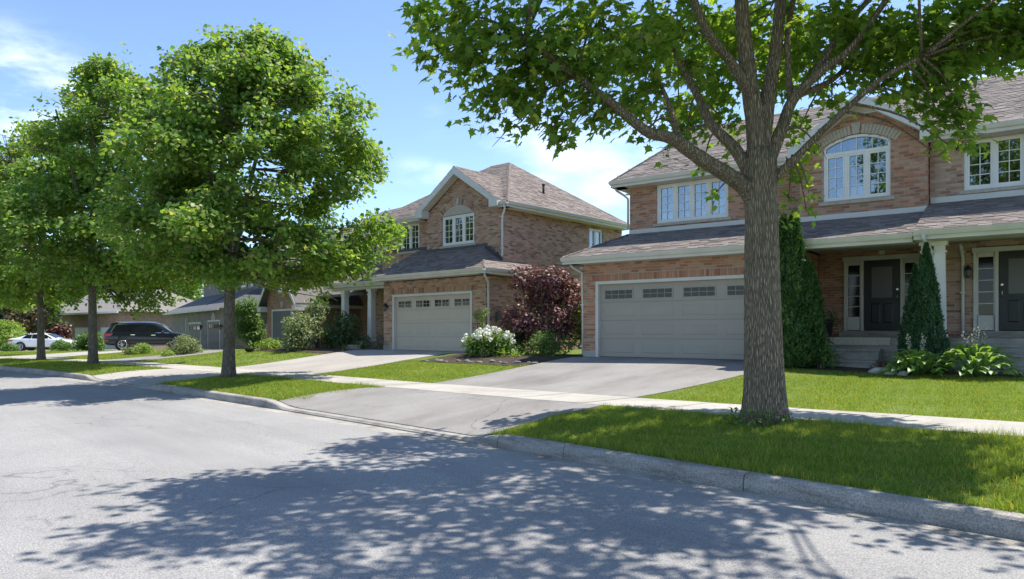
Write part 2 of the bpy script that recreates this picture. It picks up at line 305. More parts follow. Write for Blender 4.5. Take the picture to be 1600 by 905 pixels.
def scatter_mesh(name, tv, tf, pos, rot, scl, mat, smooth=False):
    """n copies of a small template joined into one mesh (numpy)"""
    tv = np.array(tv, dtype=np.float32); n = len(pos); k = len(tv)
    scl = np.asarray(scl, dtype=np.float32).reshape(n, -1)
    V = np.einsum('nij,nkj->nki', rot, tv[None]*scl[:, None, :]) + pos[:, None, :]
    me = bpy.data.meshes.new(name)
    sizes = np.array([len(f) for f in tf]); idx = np.concatenate([np.array(f) for f in tf])
    nl = len(idx); me.vertices.add(n*k); me.vertices.foreach_set('co', V.astype(np.float32).ravel())
    loops = (idx[None]+np.arange(n)[:, None]*k).ravel().astype(np.int32)
    me.loops.add(n*nl); me.loops.foreach_set('vertex_index', loops)
    st = np.concatenate([[0], np.cumsum(sizes)[:-1]])
    me.polygons.add(n*len(sizes)); me.polygons.foreach_set('loop_start', (st[None]+np.arange(n)[:, None]*nl).ravel().astype(np.int32))
    me.polygons.foreach_set('use_smooth', np.full(n*len(sizes), smooth))
    me.materials.append(mat); me.update(calc_edges=True); return me
def frames(nrm, tip):
    """rotation matrices with local z = nrm, local y ~ tip"""
    z = nrm/np.linalg.norm(nrm, axis=1, keepdims=True)
    y = tip - z*np.sum(tip*z, axis=1, keepdims=True); y /= np.linalg.norm(y, axis=1, keepdims=True)+1e-9
    x = np.cross(y, z); return np.stack([x, y, z], axis=2)
def px_of(x, y, z):
    d = -.733*x+.68*y; a = .68*x+.733*y
    return 800+1120*a/d, 518-1120*(z-CAM_H)/d, d
def at(px, py, Z):                    # a point at view depth Z
    a = (px-800)/1120*Z; return Vector((-.733*Z+.68*a, .68*Z+.733*a, CAM_H+(518-py)/1120*Z))

# ------------------------------------------------------------------ ground layout: s along the kerb (to the left), e across from the kerb face
def lerp(x, tab):
    return float(np.interp(x, [t[0] for t in tab], [t[1] for t in tab]))
def dk(s):
    if s < 5: return 6.42
    if s > 75: return 6.42-.0019*70**2-.266*(s-75)
    return 6.42-.0019*(s-5)**2
def zr(s): return -.009*max(0., s-32)
ZS = ((-8, .52), (2, .42), (7, .33), (14, .27), (25, .25), (120, .25))
ZL = ((-8, .64), (2, .67), (6, .69), (8.3, .74), (10.5, .78), (30, .80), (37, .58), (48, .37), (60, .12), (70, -.05), (120, -.3))
APRONS = ((7.5, 13.8), (20.6, 25.9), (44.5, 50.5), (63, 69))
def apr(s):
    f = 0
    for a, b in APRONS: f = max(f, min(1, max(0, (s-a+.35)/.8))*min(1, max(0, (b+.35-s)/.8)))
    return f
def kh(s): return .15-.11*apr(s)
def g(s, e):
    z = zr(s)
    if e < .17: return z-.08
    zs = z+lerp(s, ZS)
    if e < 2.6:
        k = z+kh(s)-.012; t = (e-.17)/2.43; m = .06*math.sin(math.pi*t)*(1-apr(s)) if .17 < e else 0
        return k+(zs-k)*t+m
    if e < 4.1: return zs
    t = min(1, (e-4.1)/float(np.interp(s, (6.5, 9.5), (7.2, 5.0)))); t = t*(.6+.4*t*(2-t)) if t < 1 else 1
    return zs+(lerp(s, ZL)-zs)*min(1, t)
def P(s, e, dz=0): return (-s, dk(s)+e, g(s, e)+dz)
def gxy(x, y): return g(-x, y-dk(-x))
BEDV = -1.15
def h1xy(u, v): c, n = math.cos(R(10.6)), math.sin(R(10.6)); return (-13.74+u*c-v*n, 16.21+u*n+v*c)
def frange(a, b, st):
    n = max(1, int(round((b-a)/st))); return [a+(b-a)*i/n for i in range(n+1)]
def sheet(name, S, E, mat, dz=0, parent=None, kind='structure', skirt=.0, flat=None):
    mb = MB(); k = mb.mi(mat); ns, ne = len(S), len(E)
    mb.v = [((-s, dk(s)+e, flat(s, e)) if flat else P(s, e, dz)) for s in S for e in E]
    for i in range(ns-1):
        for j in range(ne-1):
            a = i*ne+j; mb.f.append((a, a+1, a+ne+1, a+ne)[::-1] if False else (a, a+ne, a+ne+1, a+1)[::-1]); mb.m.append(k); mb.sm.append(True)
    if skirt:
        def sk(ids):
            for p, q in zip(ids[:-1], ids[1:]):
                A, B = Vector(mb.v[p]), Vector(mb.v[q]); mb.poly([A, B, B-Vector((0, 0, skirt)), A-Vector((0, 0, skirt))], mat)
        sk([j for j in range(ne)]); sk([(ns-1)*ne+j for j in range(ne)]); sk([i*ne for i in range(ns)]); sk([i*ne+ne-1 for i in range(ns)])
    o = mb.build(name, parent)
    if kind: o['kind'] = kind
    return o
Sall = [-600, -200, -80, -40, -20]+frange(-12, 60, .6)+frange(61.5, 100, 1.5)+[120, 150, 200, 300, 500, 900]
sheet('ground', Sall, [-700, -200, -60, -20, -9.2, -.3, .1, .172]+frange(.25, 2.6, .235)+[3, 3.6, 4.1]+frange(4.4, 12, .3)+[14, 18, 26, 40, 80, 200, 700], M['ground'])
Sroad = [-300, -80, -30]+frange(-12, 110, 1.5)+[130, 170, 260]
sheet('road', Sroad, frange(-9.0, -.36, .8), M['asphalt'], flat=lambda s, e: zr(s)+.0+.012*math.cos(e*.5))
sheet('gutter_strip', Sroad, [-.36, -.18, .02], M['kerb'], flat=lambda s, e: zr(s)+.006-.012*(e > -.3))
# kerb: stones about three metres long with open joints, dropped at the driveways
kb = empty('kerb', (0, 0, 0)); kb['kind'] = 'structure'
base = MB()
ss = sorted(set([-14, -11, -8, -5, -2, .9, 3.6, 6.0]+[7.2, 8.2, 10.6, 13.2, 14.2, 17.2, 20.1, 21.1, 23.4, 25.4, 26.4]+frange(29.4, 90, 3.03)))
for a, b_ in zip(ss[:-1], ss[1:]):
    mb = MB(); n = 5; pr = []
    for i in range(n):
        s = a+.006+(b_-a-.012)*i/(n-1); h = kh(s); z = zr(s)
        prof = [(0, -.1), (0, max(.01, h*.35)), (.018, h-.02), (.04, h), (.185, h+.004), (.185, -.1)]
        pr.append([(-s, dk(s)+e, z+hh) for e, hh in prof])
    for i in range(n-1):
        for j in range(len(prof)-1): mb.poly([pr[i][j], pr[i][j+1], pr[i+1][j+1], pr[i+1][j]], M['kerb'])
    mb.poly(pr[0][::-1], M['kerb']); mb.poly(pr[-1], M['kerb'])
    mb.build('kerb_stone', kb)
# opposite side of the road
sheet('far_kerb', frange(-60, 120, 4), [-9.2, -9.0], M['kerb'], flat=lambda s, e: zr(s)+.14, skirt=.2)
# sidewalk slabs
sw = empty('sidewalk', (0, 0, 0)); sw['kind'] = 'structure'
q = -9.0
while q < 85:
    L = 1.55
    mb = MB(); tilt = (random.random()-.5)*.010
    A = [P(s, e, .028+tilt*(s-q-.75)) for s, e in ((q+.006, 2.62), (q+L-.006, 2.62), (q+L-.006, 4.10), (q+.006, 4.10))]
    mb.prism([Vector(p) for p in A], (0, 0, -.1), M['concrete']); mb.build('slab', sw); q += L
# driveways
sheet('driveway', frange(7.55, 13.95, .4), frange(.19, 2.6, .24), M['drive'], .026, skirt=.1)
sheet('driveway', frange(8.1, 14.1, .4), frange(4.11, 11.6, .3), M['drive'], .02, skirt=.1)
sheet('driveway', frange(20.5, 26.0, .5), frange(.19, 2.6, .24), M['drive2'], .026, skirt=.1)
sheet('driveway', frange(19.6, 25.2, .4), frange(4.11, 11.8, .3), M['drive2'], .02, skirt=.1)
sheet('driveway', frange(34.0, 37.2, .4), frange(4.11, 13.5, .5), M['drive'], .02, skirt=.1)
sheet('driveway', frange(44.6, 50.6, .5), frange(.19, 2.6, .3), M['drive2'], .026, skirt=.1)
sheet('driveway', frange(44.6, 50.6, .5), frange(4.11, 18, .5), M['drive2'], .02, skirt=.1)
sheet('driveway', frange(64, 69, .5), frange(4.11, 20, .5), M['drive2'], .02, skirt=.1)
sheet('driveway', frange(63, 69, .5), frange(.19, 2.6, .3), M['drive2'], .026, skirt=.1)
# planting beds
sheet('flower_bed', frange(14.3, 18.9, .4), frange(7.3, 10.6, .35), M['soil'], .02)
bedm = MB()
for i in range(18):
    for j in range(9):
        q = [h1xy(5.0+.45*(i+a), BEDV+.3*(j+b)) for a, b in ((0, 0), (1, 0), (1, 1), (0, 1))]
        bedm.poly([(x, y, gxy(x, y)+.02) for x, y in q], M['soil'], True)
tag(bedm.build('flower_bed'), kind='structure')
sheet('flower_bed', frange(25.4, 31.5, .4), frange(8.1, 11.5, .4), M['soil'], .02)
BEDS = ((14.3, 18.9, 7.3, 10.6), (25.4, 31.5, 8.1, 11.5))
TRUNKS = []
def is_grass(s, e):
    if (s-4.56)**2+(dk(s)+e-8.69)**2 < (.40+.06*math.sin(s*40))**2: return False
    dx, dy = -s+13.74, dk(s)+e-16.21
    if s < 9.5 and -.184*dx+.983*dy > BEDV+.02*math.sin(s*9): return False
    if e < .16: return False
    if e < 2.58: return not any(a-.0+.12*math.sin(e*5) < s < b+.12*math.sin(e*7) for a, b in APRONS)
    if e < 4.13: return False
    if any(a < s < b for a, b in ((8.1, 14.1), (19.6, 25.2), (34, 37.2), (44.6, 50.6), (64, 69))): return False
    return not any(a < s < b and c < e < d for a, b, c, d in BEDS)
def grass(name, label, s0, s1, e0, e1, dens, hgt, wid, dry=0.0):
    n = int((s1-s0)*(e1-e0)*dens); S = RNG.uniform(s0, s1, n); E = RNG.uniform(e0, e1, n)
    keep = np.array([is_grass(a, b) for a, b in zip(S, E)]); S, E = S[keep], E[keep]; n = len(S)
    pos = np.array([P(a, b, -.004) for a, b in zip(S, E)], dtype=np.float32)
    lump = .65+.7*(np.sin(S*2.1+E*1.3)*np.sin(S*.9-E*2.3)*.5+.5)+.3*np.sin(S*9+E*7)*np.sin(E*11-S*5)
    h = hgt*lump*RNG.uniform(.6, 1.4, n)*np.where((E < .32) | ((E > 2.4) & (E < 2.7)), 1.5, 1.0); an = RNG.uniform(0, 6.283, n)
    lean = RNG.normal(0, .45, (n, 2))
    nrm = np.stack([lean[:, 0], lean[:, 1], np.ones(n)], 1); tip = np.stack([np.cos(an), np.sin(an), np.zeros(n)], 1)
    rot = frames(nrm, tip)
    tv = [(-.5, 0, 0), (.5, 0, 0), (.32, .12, .55), (-.32, .12, .55), (0, .42, 1.0)]
    tf = [(0, 1, 2, 3), (3, 2, 4)]
    me = scatter_mesh(name, tv, tf, pos, rot, np.stack([np.full(n, wid)*RNG.uniform(.7, 1.4, n), h, h], 1), M['grass'])
    o = link(name, me); o['kind'] = 'stuff'; o['label'] = label; return o
grass('grass', 'green verge grass around the nearest maple trunk', -3.2, 7.6, .1, 2.6, 5200, .055, .005)
grass('grass', 'front lawn before the nearest brick house', -3.6, 8.15, 4.13, 12.4, 2300, .038, .006)
grass('grass', 'verge grass around the second maple', 13.7, 20.7, .15, 2.6, 1800, .055, .009)
grass('grass', 'small lawn between the two asphalt driveways', 14.0, 19.7, 4.13, 7.5, 1500, .045, .009)
grass('grass', 'verge grass around the two far maples', 25.8, 44.6, .15, 2.6, 700, .055, .014)
grass('grass', 'far lawns in front of the far houses', 25.1, 64, 4.13, 9.5, 260, .05, .018)

# ------------------------------------------------------------------ building kit
BL, BH, BJ = .212, .062, .014
UNIT = {}
def unit_mesh(name, mat, taper=0):
    if (name, mat.name) not in UNIT:
        mb = MB(); mb.obox((-.5, -.5, -.5), (1, 0, 0), (0, 1, 0), (0, 0, 1), mat); o = mb.build(name)
        UNIT[(name, mat.name)] = o.data; bpy.data.objects.remove(o)
    return UNIT[(name, mat.name)]
class House:
    def __init__(s, root, brick, shingle):
        s.root = root; s.brick = brick; s.shingle = shingle; s.bricks = []; s.shings = []; s.mw = Matrix.Translation(root.location) @ Matrix.Rotation(root.rotation_euler.z, 4, 'Z')
        s.mort = MB(); s.bmb = MB(); s.roof = MB(); s.smb = MB(); s.cap = MB(); s.fas = MB(); s.gut = MB(); s.sof = MB()
    def obj(s, mb, name, parent=None): return mb.build(name, parent or s.root)
    def wall(s, o, du, L, z0, z1, ops=(), gable=None, soldiers=()):
        """brick wall: o (u,v) start, du direction seen from outside left to right, ops (a0,a1,z0,z1,rise)"""
        o = Vector((o[0], o[1], 0)); d = Vector((du[0], du[1], 0)); n = Vector((du[1], -du[0], 0)); up = Vector((0, 0, 1))
        z = z0; row = 0; top = gable[1] if gable else z1
        holes = list(ops)+[(q[0], q[1], q[2], q[3], 0) for q in soldiers]
        while z < top-.02:
            h = min(BH+BJ, top-z); zm = z+h*.5; a0, a1 = 0., L
            if gable and zm > z1:
                f = (zm-z1)/(gable[1]-z1); a0 = gable[0]*f; a1 = L-(L-gable[0])*f
            spans = [(a0, a1)]
            for q in holes:
                if not (q[2]-.001 <= zm <= q[3]+q[4]): continue
                b0, b1 = q[0], q[1]
                if q[4] and zm > q[3]:
                    hw = (b1-b0)/2; rad = (hw*hw+q[4]**2)/(2*q[4]); dz = zm-q[3]+rad-q[4]
                    x = math.sqrt(max(0, rad*rad-dz*dz)); b0, b1 = (b0+b1)/2-x, (b0+b1)/2+x
                ns = []
                for c0, c1 in spans:
                    if b1 <= c0 or b0 >= c1: ns.append((c0, c1)); continue
                    if b0-c0 > .01: ns.append((c0, b0))
                    if c1-b1 > .01: ns.append((b1, c1))
                spans = ns
            for c0, c1 in spans:
                s.mort.poly([o+d*c0+up*z-n*.009, o+d*c1+up*z-n*.009, o+d*c1+up*(z+h)-n*.009, o+d*c0+up*(z+h)-n*.009], M['mortar'])
                x = (row % 2)*-(BL+BJ)/2
                x += math.floor((c0-x)/(BL+BJ))*(BL+BJ)
                while x < c1:
                    p, q = max(x, c0), min(x+BL, c1)
                    if q-p > .025: s.bricks.append((o+d*((p+q)/2)+up*(z+BJ/2+(h-BJ)/2), d, n, q-p, h-BJ, q-p > BL-.003 and h > BH+BJ-.002))
                    x += BL+BJ
            z += BH+BJ; row += 1
        for q in soldiers:
            a = q[0]; s.mort.poly([o+d*(q[0]-.02)+up*(q[2]-.07)-n*.016, o+d*(q[1]+.02)+up*(q[2]-.07)-n*.016, o+d*(q[1]+.02)+up*(q[3]+.085)-n*.016, o+d*(q[0]-.02)+up*(q[3]+.085)-n*.016], M['mortar'])
            s.mort.poly([o+d*q[0]+up*q[2]-n*.009, o+d*q[1]+up*q[2]-n*.009, o+d*q[1]+up*q[3]-n*.009, o+d*q[0]+up*q[3]-n*.009], M['mortar'])
            while a+BH <= q[1]+.01:
                s.bricks.append((o+d*(a+BJ/2+BH/2)+up*((q[2]+q[3])/2)+n*.006, d, n, BH, q[3]-q[2]-BJ, False)); a += BH+BJ
    def finish_bricks(s, block, n_single=300):
        wall = s.obj(s.mort, 'wall'); cand = []
        for i, (c, d, n, L, h, full) in enumerate(s.bricks):
            if not full: continue
            w = s.mw @ c; x, y, dep = px_of(*w)
            wn = s.mw.to_3x3() @ n
            if wn.dot(Vector((0, 0, CAM_H))-w) <= 0 or not (5 < x < 1595 and 5 < y < 900) or any(b[0] < x < b[2] and b[1] < y < b[3] for b in block): continue
            cand.append((dep, i))
        cand.sort(); single = {i for _, i in cand[:n_single]}; um = unit_mesh('brick', s.brick)
        for i, (c, d, n, L, h, full) in enumerate(s.bricks):
            j = random.uniform(-.0025, .0025); dep = .09
            if i in single:
                b = link('brick', um, wall); b.location = c-n*(dep/2-j); b.rotation_euler = (0, 0, math.atan2(d.y, d.x)); b.scale = (L, dep, h)
            else:
                s.bmb.obox(c-d*(L/2)-Vector((0, 0, h/2))-n*(dep-j), d*L, n*dep, (0, 0, h), s.brick, skip=(2,))
        tag(s.obj(s.bmb, 'bricks', wall), kind='stuff'); return wall
    def core(s, *bx):  # unseen solid boxes added so sun cannot leak through the hollow house
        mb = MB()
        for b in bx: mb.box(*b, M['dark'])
        tag(s.obj(mb, 'light_block'), kind='stuff')
    def plane(s, pts, expo=.145, w=(.18, .34)):
        """roof slope, pts: eave left, eave right (seen from outside), then round the top"""
        p = [Vector(q) for q in pts]; e = (p[1]-p[0]).normalized(); nr = None
        nr = e.cross(p[2]-p[1]).normalized()
        if nr.z < 0: nr = -nr
        up = nr.cross(e)
        if up.z < 0: up = -up
        s.roof.poly(p, M['roofbase']); s.roof.poly([q-nr*.10 for q in p][::-1], M['roofbase'])
        for i in range(len(p)): j = (i+1) % len(p); s.roof.poly([p[i], p[i]-nr*.1, p[j]-nr*.1, p[j]], M['roofbase'])
        q2 = [((q-p[0]).dot(e), (q-p[0]).dot(up)) for q in p]; tm = max(q[1] for q in q2)
        def span(t):
            xs = []
            for (x0, t0), (x1, t1) in zip(q2, q2[1:]+q2[:1]):
                if abs(t1-t0) < 1e-6: 
                    if abs(t-t0) < 1e-4: xs += [x0, x1]
                elif min(t0, t1)-1e-6 <= t <= max(t0, t1)+1e-6: xs.append(x0+(x1-x0)*(t-t0)/(t1-t0))
            return (min(xs), max(xs)) if len(xs) > 1 else None
        t = 0.
        while t < tm-.02:
            t1 = min(t+expo, tm-.001); A, B = span(t+1e-5), span(t1)
            if not A or not B: break
            x = min(A[0], B[0])-random.random()*w[0]
            end = max(A[1], B[1])
            while x < end:
                wd = random.uniform(*w); lo0, lo1 = max(x+.003, A[0]), min(x+wd-.003, A[1]); hi0, hi1 = max(x+.003, B[0]), min(x+wd-.003, B[1])
                if lo1-lo0 > .01 or hi1-hi0 > .01:
                    lo1 = max(lo1, lo0); hi1 = max(hi1, hi0)
                    s.shings.append((p[0], e, up, nr, lo0, lo1, hi0, hi1, t, t1, random.choice((.008, .012, .018))))
                x += wd
            t += expo
    def finish_roof(s, block, n_single=300):
        roof = s.obj(s.roof, 'roof'); cand = []
        for i, (o, e, up, nr, l0, l1, h0, h1, t, t1, th) in enumerate(s.shings):
            if abs(l0-h0) > .01 or abs(l1-h1) > .01 or l1-l0 < .17: continue
            w = s.mw @ (o+e*((l0+l1)/2)+up*t); x, y, dep = px_of(*w)
            if (s.mw.to_3x3() @ nr).dot(Vector((0, 0, CAM_H))-w) <= 0 or not (5 < x < 1595 and 5 < y < 900) or any(b[0] < x < b[2] and b[1] < y < b[3] for b in block): continue
            cand.append((dep, i))
        cand.sort(); single = {i for _, i in cand[:n_single]}
        key = ('shingle', s.shingle.name)
        if key not in UNIT:
            mb = MB(); a = [(-.5, 0, 0), (.5, 0, 0), (.5, 1, .0), (-.5, 1, 0)]; b = [(-.5, 0, 1), (.5, 0, 1), (.5, 1, .25), (-.5, 1, .25)]
            for f in ([b[0], b[1], b[2], b[3]], [a[0], a[1], b[1], b[0]], [a[3], a[0], b[0], b[3]], [a[1], a[2], b[2], b[1]]): mb.poly(f, s.shingle)
            o = mb.build('shingle'); UNIT[key] = o.data; bpy.data.objects.remove(o)
        for i, (o, e, up, nr, l0, l1, h0, h1, t, t1, th) in enumerate(s.shings):
            if i in single:
                b = link('shingle', UNIT[key], roof); m = Matrix((e*(l1-l0), up*(t1-t+.012), nr*th)).transposed().to_4x4(); m.translation = o+e*((l0+l1)/2)+up*(t-.006)+nr*.002; b.matrix_local = m
            else:
                q = [o+e*l0+up*(t-.006), o+e*l1+up*(t-.006), o+e*h1+up*(t1+.006), o+e*h0+up*(t1+.006)]
                lo = [v+nr*.002 for v in q]; hi = [q[0]+nr*th, q[1]+nr*th, q[2]+nr*th*.25, q[3]+nr*th*.25]; k = s.shingle
                s.smb.poly(hi, k); s.smb.poly([lo[0], lo[1], hi[1], hi[0]], k); s.smb.poly([lo[3], lo[0], hi[0], hi[3]], k); s.smb.poly([lo[1], lo[2], hi[2], hi[1]], k)
        tag(s.obj(s.smb, 'shingles', roof), kind='stuff')
        if s.cap.v: tag(s.obj(s.cap, 'ridge_shingles', roof), kind='stuff')
        return roof
    def ridge(s, a, b, n1, n2, mat=None):
        """cap shingles along a hip or ridge; n1, n2 the downhill directions on both sides"""
        a, b = Vector(a), Vector(b); L = (b-a).length; d = (b-a)/L; n1, n2 = Vector(n1).normalized(), Vector(n2).normalized(); x = 0
        while x < L-.02:
            y = min(L, x+.16); p, q = a+d*x, a+d*y; upn = Vector((0, 0, 1)); w = .13
            P0 = [p+n1*w+upn*.012, p+upn*.032, p+n2*w+upn*.012]; P1 = [q+n1*w+upn*.006, q+upn*.018, q+n2*w+upn*.006]
            s.cap.poly([P0[0], P0[1], P1[1], P1[0]], s.shingle); s.cap.poly([P0[1], P0[2], P1[2], P1[1]], s.shingle)
            s.cap.poly([P0[0], P0[0]-upn*.02, P0[1]-upn*.02, P0[1]], s.shingle); s.cap.poly([P0[1], P0[1]-upn*.02, P0[2]-upn*.02, P0[2]], s.shingle); x += .145
    def eave(s, a, b, inn, dep, gutter=True):
        """fascia, gutter and soffit below an eave edge a-b; inn = horizontal direction to the wall"""
        a, b, inn = Vector(a), Vector(b), Vector(inn).normalized(); L = b-a; dn = Vector((0, 0, -1))
        s.fas.obox(a+dn*.20, L, inn*.025, (0, 0, .19), M['fascia'])
        s.sof.obox(a+dn*.20+inn*.03, L, inn*(dep-.03), (0, 0, .015), M['soffit'])
        if gutter:
            o = -inn; pr = [(0, -.11), (.06, -.11), (.085, -.07), (.095, -.05), (.115, -.01), (.115, .0), (.10, .0), (.10, -.012), (.07, -.06), (.055, -.095), (0, -.095)]
            s.gut.prism([a+o*(x+.002)+Vector((0, 0, z-.005)) for x, z in pr], L, M['fascia'])
    def finish_trim(s):
        for mb, nme in ((s.fas, 'fascia'), (s.gut, 'gutter'), (s.sof, 'soffit')):
            if mb.v: s.obj(mb, nme)
    def window(s, o, du, a0, a1, z0, z1, nc, grid, rise=0, transom=0, curt=None, sill=True, recess=.05, mat='white', pans=None):
        o = Vector((o[0], o[1], 0)); d = Vector((du[0], du[1], 0)); n = Vector((du[1], -du[0], 0)); up = Vector((0, 0, 1)); wh = M[mat]
        def Q(a, z, k): return o+d*a+up*z+n*k
        mb = MB(); fw = .065; k0 = -recess
        def bar(a, b, c, e, k=.0, th=.07): mb.obox(Q(a, c, k0-th+k), d*(b-a), n*th, up*(e-c), wh)
        bar(a0, a0+fw, z0, z1, .012); bar(a1-fw, a1, z0, z1, .012); bar(a0+fw, a1-fw, z0, z0+fw, .010)
        zt = z1-(transom or 0)
        if not rise: bar(a0+fw, a1-fw, z1-fw, z1, .010)
        if transom: bar(a0+fw, a1-fw, zt-fw*.6, zt+fw*.6, .010)
        panes = []
        cw = (a1-a0-2*fw)/nc
        for c in range(nc):
            b0 = a0+fw+c*cw; b1 = b0+cw; sf = .05
            if c: bar(b0-.03, b0+.03, z0+fw, (zt if transom else z1)-fw*.6, .008)
            y0, y1 = z0+fw, (zt-fw*.6 if transom else z1-fw)
            e0, e1 = b0+(.03 if c else 0), b1-(.03 if c < nc-1 else 0)
            bar(e0, e0+sf, y0, y1, -.006, .05); bar(e1-sf, e1, y0, y1, -.006, .05); bar(e0+sf, e1-sf, y0, y0+sf, -.007, .05); bar(e0+sf, e1-sf, y1-sf, y1, -.007, .05)
            gc, gr = grid; W, H = (e1-e0-2*sf)/gc, (y1-y0-2*sf)/gr
            for i in range(1, gc): bar(e0+sf+W*i-.009, e0+sf+W*i+.009, y0+sf, y1-sf, -.022, .02)
            for j in range(1, gr): bar(e0+sf, e1-sf, y0+sf+H*j-.009, y0+sf+H*j+.009, -.024, .018)
            for i in range(gc):
                for j in range(gr): panes.append((e0+sf+W*(i+.5), y0+sf+H*(j+.5), W-.018, H-.018))
        hw = (a1-a0)/2; am = (a0+a1)/2
        if rise:
            rad = (hw*hw+rise*rise)/(2*rise); zc = z1+rise-rad; th = math.asin(hw/rad); n_ = 16
            arc = lambda r, i: (am+r*math.sin(-th+2*th*i/n_), zc+r*math.cos(-th+2*th*i/n_))
            for i in range(n_):
                w0, w1, v0, v1 = arc(rad, i), arc(rad, i+1), arc(rad-fw, i), arc(rad-fw, i+1)
                mb.prism([Q(*v0, k0+.012), Q(*v1, k0+.012), Q(*w1, k0+.012), Q(*w0, k0+.012)], -n*.07, wh)
            nl = pans or 4; t0 = zt+fw*.6
            for i in range(nl):
                x0, x1 = a0+fw+(a1-a0-2*fw)*i/nl, a0+fw+(a1-a0-2*fw)*(i+1)/nl
                f = lambda x: zc+math.sqrt(max(0, (rad-fw)**2-(x-am)**2))
                if i: bar(x0-.009, x0+.009, t0, f(x0), -.022, .02)
                pm = MB(); N_ = 5; top = [Q(x1-.009+(x0-x1+.018)*q/N_, max(t0+.01, f(x1-.009+(x0-x1+.018)*q/N_)-.002), k0-.05) for q in range(N_+1)]
                pm.prism([Q(x0+.009, t0, k0-.05), Q(x1-.009, t0, k0-.05)]+top, -n*.006, M['glass']); panes.append(pm)
        if sill: mb.obox(Q(a0-.1, z0-.09, -.06), d*(a1-a0+.2), n*.11, up*.085, M['stone'])
        # shallow box painted dark for an unlit room, with jambs round it
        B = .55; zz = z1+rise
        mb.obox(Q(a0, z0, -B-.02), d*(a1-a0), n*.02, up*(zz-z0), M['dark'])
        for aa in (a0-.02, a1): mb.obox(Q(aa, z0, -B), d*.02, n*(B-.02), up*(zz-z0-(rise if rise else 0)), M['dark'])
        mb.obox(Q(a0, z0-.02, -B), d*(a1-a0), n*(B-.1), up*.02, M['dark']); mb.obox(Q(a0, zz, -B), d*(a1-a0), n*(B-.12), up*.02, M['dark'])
        if recess < 0: mb.obox(Q(a0+.01, z0+.01, .004), d*(a1-a0-.02), n*.012, up*(zz-z0-.02), M['dark'])  # dark sheet on the solid wall, painted as an unlit room
        w = s.obj(mb, 'window')
        um = unit_mesh('pane', M['glass'])
        for pn in panes:
            if isinstance(pn, MB): pn.build('pane', w); continue
            p = link('pane', um, w); p.location = Q(pn[0], pn[1], k0-.05); p.rotation_euler = (random.uniform(-.008, .008), 0, math.atan2(d.y, d.x)+random.uniform(-.008, .008)); p.scale = (pn[2], .006, pn[3])
        for c0, c1 in (curt or ()):
            cm = MB(); m_ = 22; x0, x1 = a0+(a1-a0)*c0, a0+(a1-a0)*c1; pr = None
            for i in range(m_+1):
                x = x0+(x1-x0)*i/m_; kk = -.24+.025*math.sin(i*1.9)
                if pr: cm.poly([Q(pr[0], z0+.02, pr[1]), Q(x, z0+.02, kk), Q(x, zz-.03, kk), Q(pr[0], zz-.03, pr[1])], M['curtain'], True)
                pr = (x, kk)
            cm.build('curtain', w)
        return w
    def garage(s, o, du, a0, a1, z0, z1, mat, secs=4, cols=4, wins=4, lite=(4, 2), split=False, recess=.12, frame=True, panels=True):
        o = Vector((o[0], o[1], 0)); d = Vector((du[0], du[1], 0)); n = Vector((du[1], -du[0], 0)); up = Vector((0, 0, 1))
        def Q(a, z, k): return o+d*a+up*z+n*k
        fm = MB(); fw = .09; k = -recess
        for q in (a0-fw, a1): fm.obox(Q(q, z0-.05, -.16), d*fw, n*.17, up*(z1-z0+.05), M['fascia'])
        fm.obox(Q(a0-fw, z1, -.16), d*(a1-a0+2*fw), n*.175, up*fw, M['fascia'])
        fm.obox(Q(a0, z0-.06, k-.06), d*(a1-a0), n*.09, up*.075, M['plastic'])
        dr = s.obj(fm, 'garage_door'); H = (z1-z0-.015)/secs; um = unit_mesh('door_section', mat); rp = unit_mesh('raised_panel', mat); pg = unit_mesh('pane', M['dglass']); gr = unit_mesh('window_grille', mat)
        def put(nm, me, a, z, kk, sx, sy, sz):
            b = link(nm, me, dr); b.location = Q(a, z, kk); b.rotation_euler = (0, 0, math.atan2(d.y, d.x)); b.scale = (sx, sy, sz)
